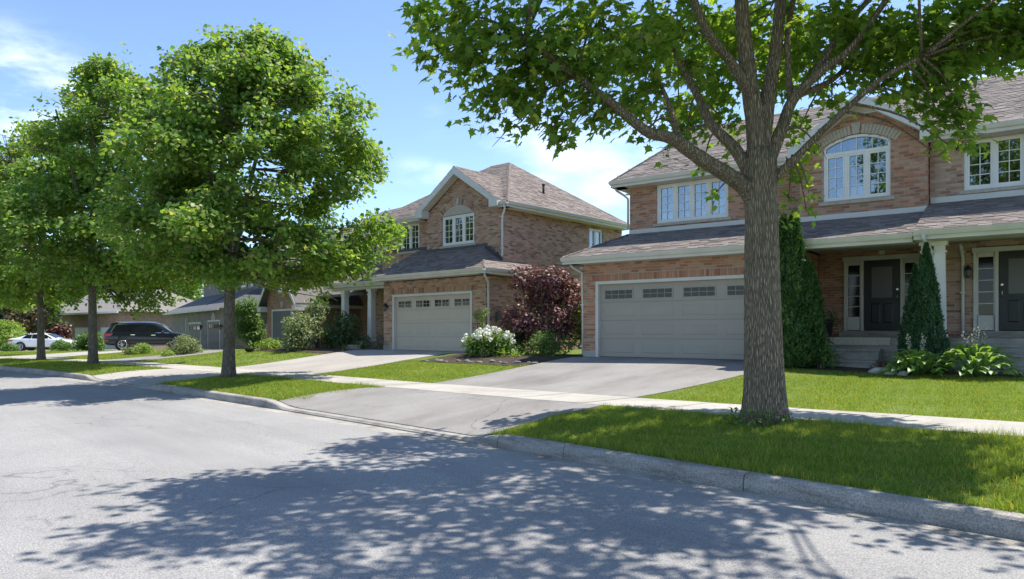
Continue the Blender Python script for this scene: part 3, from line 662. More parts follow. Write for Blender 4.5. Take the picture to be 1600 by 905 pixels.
        for i in range(secs):
            zc = z0+.015+H*(i+.5); put('door_section', um, (a0+a1)/2, zc, k-.025, a1-a0, .05, H-.005)
            cw = (a1-a0)/cols
            for c in range(cols):
                ac = a0+cw*(c+.5)
                if i == secs-1 and wins:
                    wd, hh = cw*.72, .25; zz = zc-.06+.02
                    fr = MB()
                    for (x0, x1, y0, y1) in ((-wd/2-.03, -wd/2, -hh/2-.03, hh/2+.03), (wd/2, wd/2+.03, -hh/2-.03, hh/2+.03), (-wd/2, wd/2, -hh/2-.03, -hh/2), (-wd/2, wd/2, hh/2, hh/2+.03)): fr.obox(Q(ac+x0, zz+y0, k-.005), d*(x1-x0), n*.022, up*(y1-y0), mat)
                    nx, ny = lite; W, Hh = wd/nx, hh/ny
                    for q in range(1, nx):
                        g_ = .05 if (split and q == nx//2) else .012
                        fr.obox(Q(ac-wd/2+W*q-g_/2, zz-hh/2, k-.004), d*g_, n*.017, up*hh, mat)
                    for q in range(1, ny): fr.obox(Q(ac-wd/2, zz-hh/2+Hh*q-.006, k-.003), d*wd, n*.014, up*.012, mat)
                    fr.build('window_frame', dr)
                    for q in range(nx):
                        for r_ in range(ny): put('pane', pg, ac-wd/2+W*(q+.5), zz-hh/2+Hh*(r_+.5), k+.001, W-.012, .006, Hh-.012)
                elif panels:
                    mb = MB(); w0, h0, b_ = cw*.80, H*.56, .028
                    A = [Q(ac-w0/2, zc-h0/2, k+.0005), Q(ac+w0/2, zc-h0/2, k+.0005), Q(ac+w0/2, zc+h0/2, k+.0005), Q(ac-w0/2, zc+h0/2, k+.0005)]
                    B = [Q(ac-w0/2+b_, zc-h0/2+b_, k+.009), Q(ac+w0/2-b_, zc-h0/2+b_, k+.009), Q(ac+w0/2-b_, zc+h0/2-b_, k+.009), Q(ac-w0/2+b_, zc+h0/2-b_, k+.009)]
                    mb.poly(B, mat)
                    for q in range(4): j = (q+1) % 4; mb.poly([A[q], A[j], B[j], B[q]], mat)
                    mb.build('raised_panel', dr)
        return dr
    def downspout(s, pts, mat='fascia'):
        mb = MB(); mb.tube(pts, .042, M[mat], 6)
        for p in (pts[-2], pts[len(pts)//2]): mb.box(p[0]-.06, p[0]+.06, p[1]-.055, p[1]+.055, p[2]-.02+.15, p[2]+.02+.15, M[mat])
        s.obj(mb, 'downspout')
    def column(s, u, v, z0, z1, w=.22, base=0, mat='white'):
        mb = MB(); h = w/2; m = M[mat]; t = Vector((u, v, 0))
        if base:
            b = h*1.35; mb.box(u-b, u+b, v-b, v+b, z0, z0+base, m); mb.box(u-b-.03, u+b+.03, v-b-.03, v+b+.03, z0+base, z0+base+.05, m); mb.box(u-b-.03, u+b+.03, v-b-.03, v+b+.03, z0, z0+.06, m); z0 += base+.05
        r = h; i = len(mb.v); pr = [(-h, -h), (h, -h), (h, h), (-h, h)]; tp = .86
        lo = [t+Vector((x, y, z0)) for x, y in pr]; hi = [t+Vector((x*tp, y*tp, z1)) for x, y in pr]
        for q in range(4): j = (q+1) % 4; mb.poly([lo[q], lo[j], hi[j], hi[q]], m)
        mb.box(u-h-.03, u+h+.03, v-h-.03, v+h+.03, z1-.1, z1, m); mb.box(u-h-.012, u+h+.012, v-h-.012, v+h+.012, z1-.26, z1-.22, m); mb.box(u-h-.025, u+h+.025, v-h-.025, v+h+.025, z0, z0+.08, m)
        s.obj(mb, 'column')
    def lantern(s, u, v, z, k=(0, -1)):
        mb = MB(); n = Vector((k[0], k[1], 0)); c = Vector((u, v, z))+n*.13
        mb.tube([Vector((u, v, z+.12))+n*.01, Vector((u, v, z+.17))+n*.06, c+Vector((0, 0, .2))], .014, M['black'], 6)
        mb.lathe([(.05, -.01), (.055, .02), (.04, .06), (.02, .08)], M['black'], 8, (u+n.x*.012, v+n.y*.012, z+.03), 2)
        mb.lathe([(.0, -.14), (.045, -.13), (.05, -.1), (.075, .07), (.085, .08), (.06, .14), (.02, .18), (.0, .2)], M['black'], 8, c, 2, False)
        l = s.obj(mb, 'wall_lantern'); gm = MB(); gm.lathe([(.057, -.08), (.078, .05)], M['frost'], 8, c, 2, False); gm.build('lantern_glass', l)
    def entry(s, o, u0, u1, z0, z1, side=(.42, .4), lites=5, glass='frost', handle=-1, big=False):
        """front door in a white frame with sidelights, on the plane v = o"""
        v = o; mb = MB(); W = M['fascia']; fw = .07
        L, Rr = u0-side[0] if side[0] else u0, u1+side[1] if side[1] else u1
        for a in (L-fw, u0-fw, u1, Rr) if side[0] and side[1] else (u0-fw, u1): mb.box(a, a+fw, v-.05, v+.1, z0-.02, z1, W)
        mb.box(L-fw-.03, Rr+fw+.03, v-.07, v+.1, z1, z1+.12, W)
        for (a, b) in ((L, u0-fw), (u1+fw, Rr)):
            if b-a < .1: continue
            mb.box(a, b, v-.02, v+.05, z0, z0+.38, W); mb.box(a, b, v-.02, v+.05, z1-.12, z1, W)
            mb.box(a, a+.035, v-.02, v+.05, z0, z1, W); mb.box(b-.035, b, v-.02, v+.05, z0, z1, W)
            for q in range(1, lites): zz = z0+.38+(z1-z0-.5)*q/lites; mb.box(a, b, v-.015, v+.04, zz-.012, zz+.012, W)
        mb.box(L-fw, Rr+fw, v-.22, v+.1, z0-.06, z0-.02, M['step'])
        fr = s.obj(mb, 'entrance_frame'); pg = unit_mesh('pane', M['dglass'])
        for (a, b) in ((L, u0-fw), (u1+fw, Rr)):
            if b-a < .1: continue
            for q in range(lites):
                H = (z1-z0-.5)/lites; p = link('pane', pg, fr); p.location = ((a+b)/2, v+.015, z0+.38+H*(q+.5)); p.scale = (b-a-.07, .006, H-.024)
        dm = MB(); w = u1-u0; D = M['door']; dm.box(u0+.01, u1-.01, v, v+.05, z0, z1-.01, D)
        gx0, gx1 = (.22, .78); gz0, gz1 = z0+(z1-z0)*.46, z0+(z1-z0)*.90
        for (x0, x1, y0, y1) in ((gx0-.04, gx0, gz0-.04, gz1+.04), (gx1, gx1+.04, gz0-.04, gz1+.04)): dm.box(u0+w*x0, u0+w*x1, v-.018, v, y0, y1, D)
        for (y0, y1) in ((gz0-.04, gz0), (gz1, gz1+.04)): dm.box(u0+w*gx0, u0+w*gx1, v-.016, v, y0, y1, D)
        dd = s.obj(dm, 'front_door')
        pm = MB(); pm.box(u0+w*gx0, u0+w*gx1, v-.012, v-.002, gz0, gz1, M[glass]); pm.build('pane', dd)
        for (x0, x1) in ((.2, .46), (.54, .8)):
            qm = MB(); a0, a1, y0, y1 = u0+w*x0, u0+w*x1, z0+.2, z0+(z1-z0)*.38
            A = [(a0, v-.0015, y0), (a1, v-.0015, y0), (a1, v-.0015, y1), (a0, v-.0015, y1)]; B = [(a0+.03, v-.012, y0+.03), (a1-.03, v-.012, y0+.03), (a1-.03, v-.012, y1-.03), (a0+.03, v-.012, y1-.03)]
            qm.poly(B, D)
            for i in range(4): j = (i+1) % 4; qm.poly([A[i], A[j], B[j], B[i]], D)
            qm.build('door_panel', dd)
        hm = MB(); hx = u0+w*(.08 if handle < 0 else .92); zc = z0+.98
        hm.lathe([(.03, 0), (.03, .012), (.012, .02), (.012, .04)], M['brass'], 10, (hx, v-.045, zc+.16), 1); hm.tube([(hx, v, zc+.08), (hx, v-.06, zc+.06), (hx, v-.06, zc-.12), (hx, v, zc-.16)], .011, M['brass'], 6); hm.build('handle', dd)
    def gable_trim(s, uL, uR, ua, v, z, za, vin, fall=.22, ret=.45):
        """white rake boards with boxed returns and a soffit, gable facing -v; v overhang plane, vin wall plane"""
        mb = MB(); F = M['fascia']
        for (u0, u1) in ((uL, ua), (uR, ua)):
            sl = (za-z)/(u1-u0)
            pts = [(u0, v, z), (u1, v, za), (u1, v, za-fall*1.15), (u0, v, z-fall*1.0)]
            if u0 > u1: pts = pts[::-1]
            mb.prism([Vector(p) for p in pts], (0, .035, 0), F)
            # shadow board and soffit under the rake
            pts = [(u0, v+.036, z-fall*.75), (u1, v+.036, za-fall*.9), (u1, v+.036, za-fall*.9-.03), (u0, v+.036, z-fall*.75-.03)]
            if u0 > u1: pts = pts[::-1]
            mb.prism([Vector(p) for p in pts], (0, vin-v-.036, 0), M['soffit'])
            sg = 1 if u0 < u1 else -1
            pt = [(u0, v-.003, z-fall), (u0, v-.003, z+.0), (u0+sg*ret, v-.003, z+sl*sg*ret-.06), (u0+sg*ret, v-.003, z-fall)]
            mb.prism([Vector(p) for p in (pt if sg < 0 else pt[::-1])], (0, vin-v, 0), F)
        s.obj(mb, 'gable_trim')
def arch_stones(s, o, du, am, hw, z1, rise, depth, n, mat, key=True, keymat='stone'):
    o = Vector((o[0], o[1], 0)); d = Vector((du[0], du[1], 0)); nn = Vector((du[1], -du[0], 0)); up = Vector((0, 0, 1))
    rad = (hw*hw+rise*rise)/(2*rise); zc = z1+rise-rad; th = math.asin(hw/rad)*1.16
    Q = lambda r, a, k: o+d*(am+r*math.sin(a))+up*(zc+r*math.cos(a))+nn*k
    arch = MB()
    for i in range(n): pass
    root = None
    for i in range(n):
        a0 = -th+2*th*i/n; a1 = -th+2*th*(i+1)/n; e = (a1-a0)*.06
        if key and abs((a0+a1)/2) < .09/ rad: continue
        mb = MB(); mb.prism([Q(rad+.01, a0+e, .015), Q(rad+.01, a1-e, .015), Q(rad+depth, a1-e, .015), Q(rad+depth, a0+e, .015)], -nn*.05, mat); mb.build('arch_brick', s.root)
    if key:
        mb = MB(); w = .075; mb.prism([o+d*(am-w)+up*(z1+rise+.008)+nn*.035, o+d*(am+w)+up*(z1+rise+.008)+nn*.035, o+d*(am+w*1.5)+up*(z1+rise+depth+.05)+nn*.035, o+d*(am-w*1.5)+up*(z1+rise+depth+.05)+nn*.035], -nn*.08, M[keymat]); mb.build('keystone', s.root)

# ------------------------------------------------------------------ nearest brick house (double garage, gable over the porch)
GH = [(1150, 190, 1240, 600), (0, 0, 2000, 60)]
r1 = empty('brick_house', (-13.74, 16.21, 0), R(10.6), 'red brick house with grey double garage door, arched gable window and recessed porch', 'house')
h = House(r1, M['brick1'], M['shingle'])
X, Yv = (1, 0), (0, 1)
h.wall((-.5, 0), X, 5.65, .5, 3.56, [(.42, 5.46, .2, 2.99, 0)], soldiers=[(.30, 5.60, 3.02, 3.22)])
h.wall((5.15, .012), Yv, 4.1, .5, 3.85)
h.wall((5.16, 4.1), X, 3.2, 1.2, 3.85, [(.69, 2.62, 1.3, 3.72, 0)])
h.wall((-.5, 8), (0, -1), 7.99, .5, 3.6)
h.wall((0, 2.0), X, 5.27, 4.2, 6.2, [(.92, 3.17, 4.88, 6.07, 0)])
h.wall((0, 9.5), (0, -1), 7.49, 3.4, 6.2)
h.wall((5.27, 1.6), X, 2.99, 4.2, 6.28, [(.59, 2.18, 4.94, 6.38, .24)], gable=(1.5, 7.5))
h.wall((8.26, 1.612), Yv, .30, 4.2, 6.3)
h.core((-.35, 5.05, .35, 7.5, .2, 3.6), (.15, 8.1, 4.5, 9.4, .2, 6.2), (.15, 5.2, 2.7, 9.4, 3.8, 6.2), (5.3, 8.2, 2.3, 9.4, 4.06, 6.25), (6.2, 7.4, 1.75, 2.2, 6.72, 6.95))
h.finish_bricks(GH+[(1210, 330, 1290, 560)])
h.window((0, 2.0), X, .92, 3.17, 4.88, 6.07, 4, (2, 4), curt=[(.02, .20), (.36, .62), (.8, .98)])
h.window((5.27, 1.6), X, .59, 2.18, 4.94, 6.38, 3, (2, 4), rise=.24, transom=.2, curt=[(.37, .63)])
arch_stones(h, (5.27, 1.6), X, 1.385, .795, 6.38, .24, .24, 25, M['stone'], True)
h.garage((0, 0), X, 0, 4.88, .8, 2.93, M['gdoor1'])
mb = MB(); mb.box(-.51, -.085, -.012, .3, .45, .98, M['stonew']); mb.box(4.975, 5.162, -.012, .3, .45, .98, M['stonew']); h.obj(mb, 'foundation')
zr_ = lambda v: 3.74+.36*(v+.45)
h.plane([(-.95, -.45, 3.74), (8.22, -.45, 3.74), (8.22, 1.6, zr_(1.6)), (5.27, 1.6, zr_(1.6)), (5.27, 2.0, zr_(2)), (.0, 2.0, zr_(2))])
h.plane([(-.95, 2.6, 3.74), (-.95, -.45, 3.74), (0, 2.0, zr_(2)), (0, 2.6, zr_(2))])
h.ridge((-.95, -.45, 3.75), (0, 2.0, zr_(2)+.01), (.3, -1, -.3), (-1, -.3, -.5))
h.eave((-.97, -.45, 3.73), (8.2, -.45, 3.73), (0, 1, 0), .46); h.eave((-.95, 2.6, 3.73), (-.95, -.44, 3.73), (1, 0, 0), .46)
# porch beam and ceiling
mb = MB(); mb.box(5.16, 8.28, -.02, .2, 3.58, 3.86, M['fascia']); h.obj(mb, 'porch_beam')
mb = MB(); mb.box(5.16, 8.28, .2, 4.1, 3.85, 3.9, M['soffit']); mb.box(4.9, 8.3, 1.55, 4.5, 3.95, 4.05, M['soffit']); h.obj(mb, 'porch_ceiling')
# flashing strips at the foot of the upper walls
mb = MB()
for (a, b, v) in ((.0, 5.26, 2.0), (5.28, 8.25, 1.6)): mb.obox((a, v-.03, zr_(v)-.0), (b-a, 0, 0), (0, .028, 0), (0, 0, .13), M['fascia'])
mb.obox((-.02, 2.0, zr_(2)), (.018, 0, 0), (0, 1.0, 0), (0, 0, .14), M['plastic']); h.obj(mb, 'flashing')
# main roof: long ridge, steep left hip
pz = lambda v: 6.28+.585*(v-1.55)
h.plane([(-.42, 1.55, 6.28), (5.3, 1.55, 6.28), (5.3, 5.65, pz(5.65)), (.85, 5.65, pz(5.65))])
h.plane([(5.3, 2.0, pz(2)), (8.3, 2.0, pz(2)), (9.3, 5.65, pz(5.65)), (5.3, 5.65, pz(5.65))])
h.plane([(-.42, 9.75, 6.28), (-.42, 1.55, 6.28), (.85, 5.65, pz(5.65))])
h.plane([(8.3, 9.75, 6.28), (-.42, 9.75, 6.28), (.85, 5.65, pz(5.65)), (9.3, 5.65, pz(5.65))], expo=.4, w=(.6, .9))
h.ridge((-.42, 1.55, 6.29), (.85, 5.65, pz(5.65)+.01), (.4, -1, -.4), (-1, -.3, -.8)); h.ridge((.85, 5.65, pz(5.65)), (9.3, 5.65, pz(5.65)), (0, -1, -.58), (0, 1, -.58))
h.eave((-.44, 1.55, 6.27), (4.92, 1.55, 6.27), (0, 1, 0), .45); h.eave((-.42, 9.7, 6.27), (-.42, 1.56, 6.27), (1, 0, 0), .42)
# front gable
ga, gz0, gz1 = 6.78, 6.36, 7.55
for sgn in (-1, 1):
    ue = ga+sgn*1.72; rise = gz1-gz0; vb = 1.55+(gz1-6.28)/.585; ve = 1.55+(gz0-6.28)/.585
    pl = [(ue, ve+.3, gz0), (ue, 1.17, gz0), (ga, 1.17, gz1), (ga, vb, gz1)]
    h.plane(pl if sgn < 0 else [pl[1], pl[0], pl[3], pl[2]])
h.ridge((ga, 1.17, gz1), (ga, vb, gz1), (-1, 0, -.7), (1, 0, -.7))
h.gable_trim(ga-1.72, ga+1.72, ga, 1.165, gz0, gz1, 1.598, .21, .36)
mb = MB(); mb.box(ga-.62, ga+.62, 1.55, 1.598, 6.98+.12, 7.02+.12, M['fascia']); mb.prism([Vector((ga-.6, 1.57, 7.14)), Vector((ga+.6, 1.57, 7.14)), Vector((ga, 1.57, 7.46))], (0, .02, 0), M['soffit']); h.obj(mb, 'gable_panel')
mb = MB(); mb.box(-.03, 5.26, 1.97, 1.998, 6.08, 6.2, M['soffit']); h.obj(mb, 'frieze_board')
h.finish_roof(GH); h.finish_trim()
h.downspout([(-.40, 1.66, 6.14), (-.33, 1.75, 6.0), (-.16, 1.93, 5.86), (-.05, 1.98, 5.74), (-.05, 1.98, 4.8)])
h.downspout([(-.83, -.3, 3.6), (-.75, -.2, 3.45), (-.58, .04, 3.3), (-.56, .06, 2.2), (-.56, .06, .85)])
h.entry(4.1, 6.38, 7.32, 1.59, 3.58, (.45, .38), 5, 'frost', 1)
mb = MB(); mb.box(6.78, 6.93, 4.06, 4.09, 3.73, 3.86, M['fascia']); h.obj(mb, 'door_plaque')
h.column(8.40, .1, 1.41, 3.58, .2)
mb = MB(); mb.box(5.16, 8.3, .62, 4.1, .4, 1.40, M['step']); h.obj(mb, 'porch_floor')
mb = MB(); mb.box(5.85, 7.45, 3.5, 4.04, 1.40, 1.53, M['step']); h.obj(mb, 'door_step')
for (v0, z0, z1, u0, u1) in ((-.28, .3, .875, 6.22, 7.5), (.18, .3, 1.13, 6.28, 7.42)):
    mb = MB(); mb.box(u0, u1, v0, v0+.52, z0, z1-.045, M['step']); mb.box(u0-.03, u1+.03, v0-.035, v0+.52, z1-.045, z1, M['step']); h.obj(mb, 'step')
mb = MB(); mb.box(6.1, 7.6, .58, .70, 1.22, 1.405, M['stone']); h.obj(mb, 'step_edge')

# ------------------------------------------------------------------ adjoining house at the right edge
r2 = empty('brick_house', (-13.74, 16.21, 0), R(10.6), 'pale brick house at the right edge with black glazed door beside a wall lantern', 'house')
h = House(r2, M['brickn'], M['shingle'])
h.wall((8.275, 1.9), X, 5.2, 4.3, 6.3, [(.71, 1.93, 4.94, 6.16, 0)])
h.wall((8.35, 3.3), X, 5.2, 1.2, 3.85, [(.78, 2.70, 1.3, 3.72, 0)])
h.wall((8.34, 4.0), (0, -1), .69, 1.2, 3.85)
h.core((8.4, 13.4, 3.7, 9.4, .2, 6.3), (8.4, 13.4, 2.6, 9.4, 4.12, 6.3))
h.finish_bricks(GH)
h.window((8.275, 1.9), X, .71, 1.93, 4.94, 6.16, 2, (2, 4), curt=[(.03, .22)])
h.entry(3.3, 9.62, 10.56, 1.58, 3.56, (.46, .45), 5, 'frost', -1)
z2 = lambda v: 3.76+.375*(v+.6)
h.plane([(8.24, -.62, 3.76), (13.5, -.62, 3.76), (13.5, 1.9, z2(1.9)), (8.24, 1.9, z2(1.9))]); h.eave((8.24, -.62, 3.75), (13.5, -.62, 3.75), (0, 1, 0), .62)
mb = MB(); mb.box(8.3, 13.5, -.06, .16, 3.56, 3.86, M['fascia']); h.obj(mb, 'porch_beam')
mb = MB(); mb.box(8.3, 13.5, .16, 3.3, 3.855, 3.9, M['soffit']); mb.box(8.3, 13.4, 1.85, 4, 4.0, 4.1, M['soffit']); h.obj(mb, 'porch_ceiling')
mb = MB(); mb.obox((8.29, 1.87, z2(1.9)), (5.2, 0, 0), (0, .028, 0), (0, 0, .14), M['fascia']); h.obj(mb, 'flashing')
h.plane([(8.32, 1.45, 6.36), (14.6, 1.45, 6.36), (10.6, 5.66, 8.68), (9.32, 5.66, 8.68)]); h.plane([(14.6, 1.45, 6.36), (14.6, 9.8, 6.36), (10.6, 5.66, 8.68)], expo=.4, w=(.6, .9))
h.eave((8.5, 1.45, 6.35), (14.5, 1.45, 6.35), (0, 1, 0), .45)
mb = MB(); mb.box(8.3, 13.4, 1.87, 1.898, 6.17, 6.33, M['soffit']); h.obj(mb, 'frieze_board')
h.finish_roof(GH); h.finish_trim()
h.column(8.67, .06, 1.41, 3.56, .24)
mb = MB(); mb.box(8.32, 13.5, .55, 3.3, .4, 1.40, M['step']); h.obj(mb, 'porch_floor')
mb = MB(); mb.box(9.0, 11.2, 2.8, 3.24, 1.40, 1.52, M['step']); h.obj(mb, 'door_step')
for (v0, z0, z1, u0, u1) in ((-.35, .3, .80, 9.55, 11.2), (.10, .3, 1.05, 9.6, 11.1), (.5, .3, 1.25, 9.6, 11.1)):
    mb = MB(); mb.box(u0, u1, v0, v0+.5, z0, z1-.045, M['step']); mb.box(u0-.03, u1+.03, v0-.035, v0+.5, z1-.045, z1, M['step']); h.obj(mb, 'step')
h.lantern(8.98, 3.29, 3.05)
h.downspout([(8.82, 3.0, 3.78), (8.84, 3.1, 3.62), (8.86, 3.24, 3.45), (8.86, 3.24, 2.4), (8.86, 3.24, 1.45)])
h.downspout([(8.44, -.72, 3.66), (8.44, -.66, 3.55), (8.50, -.2, 3.40), (8.53, -.02, 3.2), (8.53, 0.0, 1.45)])

# ------------------------------------------------------------------ second house: gable over the double garage, side wall in the sun
r3 = empty('brick_house', (-24.4, 16.15, 0), R(5), 'brown brick house with beige double garage door and white columned porch behind the second maple', 'house')
h = House(r3, M['brick2'], M['shingle2'])
B2 = [(0, 0, 2000, 60), (780, 410, 915, 560), (0, 0, 600, 900)]
h.wall((-.66, 0), X, 5.81, .5, 3.55, [(.56, 5.14, .2, 3.02, 0)], soldiers=[(.3, 5.45, 3.04, 3.24)])
h.wall((5.15, .012), Yv, 2.2, .5, 3.55)
h.wall((.86, 1.0), X, 4.14, 4.0, 6.25, [(.90, 2.71, 4.92, 6.06, .40)], gable=(2.03, 7.62))
h.wall((-2.45, 1.3), X, 3.31, 3.9, 6.1, [(1.24, 2.47, 4.93, 6.1, 0), (.06, .34, 5.0, 5.95, 0)])
h.wall((.86, 1.29), (0, -1), .28, 4, 6.2)
h.wall((5.0, 1.012), Yv, 7.9, .6, 6.15, [(5.42, 6.42, 5.0, 5.95, 0)])
h.wall((-.66, 6), (0, -1), 5.99, .5, 3.6)
h.wall((-5.6, 3.0), X, 4.95, 1.0, 3.7, [(2.05, 4.0, 1.0, 3.25, 0)])
h.wall((-6.0, 2.6), X, 3.55, 3.7, 6.1, [(.7, 1.5, 4.9, 6.0, 0), (2.35, 3.2, 4.9, 6.0, 0)])
h.core((-.5, 5.0, .35, 6, .2, 3.5), (-2.3, 4.3, 1.95, 8.7, 3.6, 6.15), (.95, 4.3, 1.65, 3, 3.8, 6.1), (-5.8, 4.3, 3.4, 8.7, .2, 6.0), (4.2, 4.93, 1.1, 6.2, .2, 6.1), (4.2, 4.93, 7.6, 8.7, .2, 6.1))
h.finish_bricks(B2)
h.window((.86, 1.0), X, .90, 2.71, 4.92, 6.08, 3, (2, 4), curt=[(.72, .96)])
mb = MB(); rad = (.905**2+.4**2)/.8; zc = 6.06+.4-rad
pts = [(1.76+.024, .985, 6.09), (3.57-.024, .985, 6.09)]+[(2.665+rad*math.sin(a)*.99, .985, max(6.1, zc+rad*math.cos(a))) for a in [math.asin(.905/rad)*(1-2*i/14) for i in range(15)]]
mb.prism([Vector(p) for p in pts], (0, .06, 0), M['stone']); h.obj(mb, 'arch_panel')
arch_stones(h, (.86, 1.0), X, 1.805, .905, 6.06, .40, .22, 27, M['brick2'], True, 'stonew')
h.window((-2.45, 1.3), X, 1.24, 2.47, 4.93, 6.1, 2, (2, 4), curt=[(.55, .97)])
h.window((-2.45, 1.3), X, .06, .34, 5.0, 5.95, 1, (1, 3), sill=False)
h.window((5.0, 1.0), Yv, 5.43, 6.43, 5.0, 5.95, 2, (1, 1), curt=[(.03, .25), (.7, .97)])
h.window((-6.0, 2.6), X, .7, 1.5, 4.9, 6.0, 1, (2, 3)); h.window((-6.0, 2.6), X, 2.35, 3.2, 4.9, 6.0, 1, (2, 3))
h.garage((0, 0), X, 0, 4.38, .8, 2.93, M['gdoor'], split=True)
mb = MB(); mb.box(-.67, -.085, -.012, .3, .45, 1.0, M['stonew']); mb.box(4.475, 5.162, -.012, .3, .45, .9, M['stonew']); h.obj(mb, 'foundation')
# skirt roof over the garage: front slope, right hip
A_ = .65; ez = 3.78
h.plane([(-.75, -.5, ez), (5.55, -.5, ez), (4.05, 1.0, ez+A_*1.5), (.86, 1.0, ez+A_*1.5), (.86, 1.3, ez+A_*1.8), (.2, 1.3, ez+A_*1.8)])
h.plane([(5.55, -.5, ez), (5.55, 1.0, ez), (5.02, 1.0, ez+A_*.53), (4.05, 1.0, ez+A_*1.5)])
h.plane([(5.55, 1.0, ez), (5.55, 2.4, ez), (5.02, 2.4, ez+A_*.53), (5.02, 1.0, ez+A_*.53)])
h.plane([(-.75, 1.3, ez), (-.75, -.5, ez), (.2, 1.3, ez+A_*1.8)])
h.ridge((5.55, -.5, ez+.01), (4.05, 1.0, ez+A_*1.5+.01), (0, -1, -.65), (1, 0, -.65))
h.eave((-.8, -.5, ez-.01), (5.57, -.5, ez-.01), (0, 1, 0), .5); h.eave((5.55, -.49, ez-.01), (5.55, 2.4, ez-.01), (-1, 0, 0), .41)
mb = MB()
for i in range(5):
    u = 4.05+i*.195; mb.box(u, u+.22, .965, .998, ez+A_*(5.55-u-.2)-.02, ez+A_*(5.55-u)+.10, M['plastic'])
mb.box(.87, 4.05, .965, .998, ez+A_*1.5, ez+A_*1.5+.09, M['plastic']); mb.box(-2.4, .85, 1.265, 1.298, ez+A_*1.8, ez+A_*1.8+.09, M['plastic']); h.obj(mb, 'flashing')
# main hip roof
q1, q2, zt = (-2.85, .8, 6.27), (5.45, .8, 6.27), 8.86
q3, q4 = (5.45, 8.9, 6.27), (-2.85, 8.9, 6.27); a1, a2 = (.85, 4.75, zt), (1.95, 4.75, zt)
zm = 6.27+.45*(8.86-6.27)/3.95
h.plane([q1, (.75, .8, 6.27), (.85, 4.75, zt-.001), a1]); h.plane([(.75, 1.25, zm), (5.05, 1.25, zm), a2, (.85, 4.75, zt)]); h.plane([(5.02, .8, 6.27), (5.45, .8, 6.27), (5.05, 1.25, zm), (5.02, 1.25, zm)]); h.plane([q2, q3, a2]); h.plane([q4, q1, a1]); h.plane([q3, q4, a1, a2], expo=.4, w=(.6, .9))
h.ridge(q2, a2, (0, -1, -.65), (1, 0, -.7)); h.ridge(q3, a2, (0, 1, -.65), (1, 0, -.7)); h.ridge(a1, a2, (0, -1, -.65), (0, 1, -.65)); h.ridge(q1, a1, (0, -1, -.65), (-1, 0, -.7))
h.eave((-2.87, .8, 6.26), (.62, .8, 6.26), (0, 1, 0), .5); h.eave((5.45, .81, 6.26), (5.45, 8.9, 6.26), (-1, 0, 0), .45); h.eave((5.02, .8, 6.26), (5.47, .8, 6.26), (0, 1, 0), .3)
ga, gz0, gz1 = 2.86, 6.35, 7.86; vb = .8+(gz1-6.27)/.655; ve = .8+(gz0-6.27)/.655
for sgn in (-1, 1):
    ue = ga+sgn*2.28; pl = [(ue, ve+.2, gz0), (ue, .6, gz0), (ga, .6, gz1), (ga, vb, gz1)]; h.plane(pl if sgn < 0 else [pl[1], pl[0], pl[3], pl[2]])
h.ridge((ga, .6, gz1), (ga, vb, gz1), (-1, 0, -.66), (1, 0, -.66)); h.gable_trim(ga-2.28, ga+2.28, ga, .595, gz0, gz1, .998, .25, .42)
mb = MB(); mb.tube([(4.25, 4.3, 7.15), (4.25, 4.3, 7.5)], .05, M['black'], 8); mb.tube([(4.25, 4.3, 7.5), (4.25, 4.3, 7.56)], .075, M['black'], 8); h.obj(mb, 'roof_vent')
# porch with its own gabled roof
h.plane([(-6.1, .7, 3.75), (-1.0, .7, 3.75), (-.7, 2.6, 4.85), (-4.9, 2.6, 4.95)]); h.eave((-6.1, .7, 3.74), (-.78, .7, 3.74), (0, 1, 0), .4)
h.plane([(-6.1, 3, 3.75), (-6.1, .7, 3.75), (-4.9, 2.6, 4.95)])
mb = MB(); mb.prism([Vector((-6.15, .62, 3.72)), Vector((-6.15, .62, 3.9)), Vector((-4.85, .8, 5.1)), Vector((-4.85, .8, 4.92))], (0, .05, 0), M['white']); h.obj(mb, 'rake_board')
mb = MB(); mb.box(-5.9, -.68, 1.0, 1.2, 3.42, 3.72, M['fascia']); mb.box(-5.9, -.68, 1.2, 3.0, 3.66, 3.72, M['soffit']); h.obj(mb, 'porch_beam')
for u in (-4.95, -2.95, -1.35): h.column(u, 1.1, 1.3, 3.42, .27, .75 if u > -2 else 0)
h.column(-.82, 1.1, 1.3, 3.42, .14)
mb = MB(); mb.box(-5.6, -.67, .85, 3.0, .5, 1.3, M['step']); h.obj(mb, 'porch_floor')
mb = MB()
for i in range(4): mb.box(-1.14+i*.085, -1.115+i*.085, 1.09, 1.115, 1.38, 2.05, M['white'])
mb.box(-1.18, -.7, 1.07, 1.13, 2.05, 2.1, M['white']); mb.box(-1.18, -.7, 1.07, 1.13, 1.36, 1.41, M['white']); h.obj(mb, 'railing')
for i, z1 in enumerate((.98, 1.14, 1.3)):
    mb = MB(); v0 = -.35+i*.4; mb.box(-3.1, -1.75, v0, v0+.45, .5, z1-.05, M['step']); mb.box(-3.13, -1.72, v0-.035, v0+.45, z1-.05, z1, M['step']); h.obj(mb, 'step')
h.entry(3.0, -3.0, -2.1, 1.36, 3.2, (.42, .38), 4, 'frost', 1)
h.lantern(-.42, 0, 2.5)
h.finish_roof(B2); h.finish_trim()
h.downspout([(5.36, .72, 6.15), (5.34, .8, 6.0), (5.08, .95, 5.78), (5.07, .95, 5.6), (5.07, .95, 4.9), (5.07, .95, 4.45), (5.15, .85, 4.3)])
h.downspout([(5.50, -.42, 3.62), (5.48, -.38, 3.5), (5.22, .06, 3.3), (5.21, .08, 2.2), (5.21, .08, .9)])
mb = MB(); mb.box(5.16, 5.26, .5, .75, 1.9, 2.25, M['plastic']); h.obj(mb, 'meter_box')

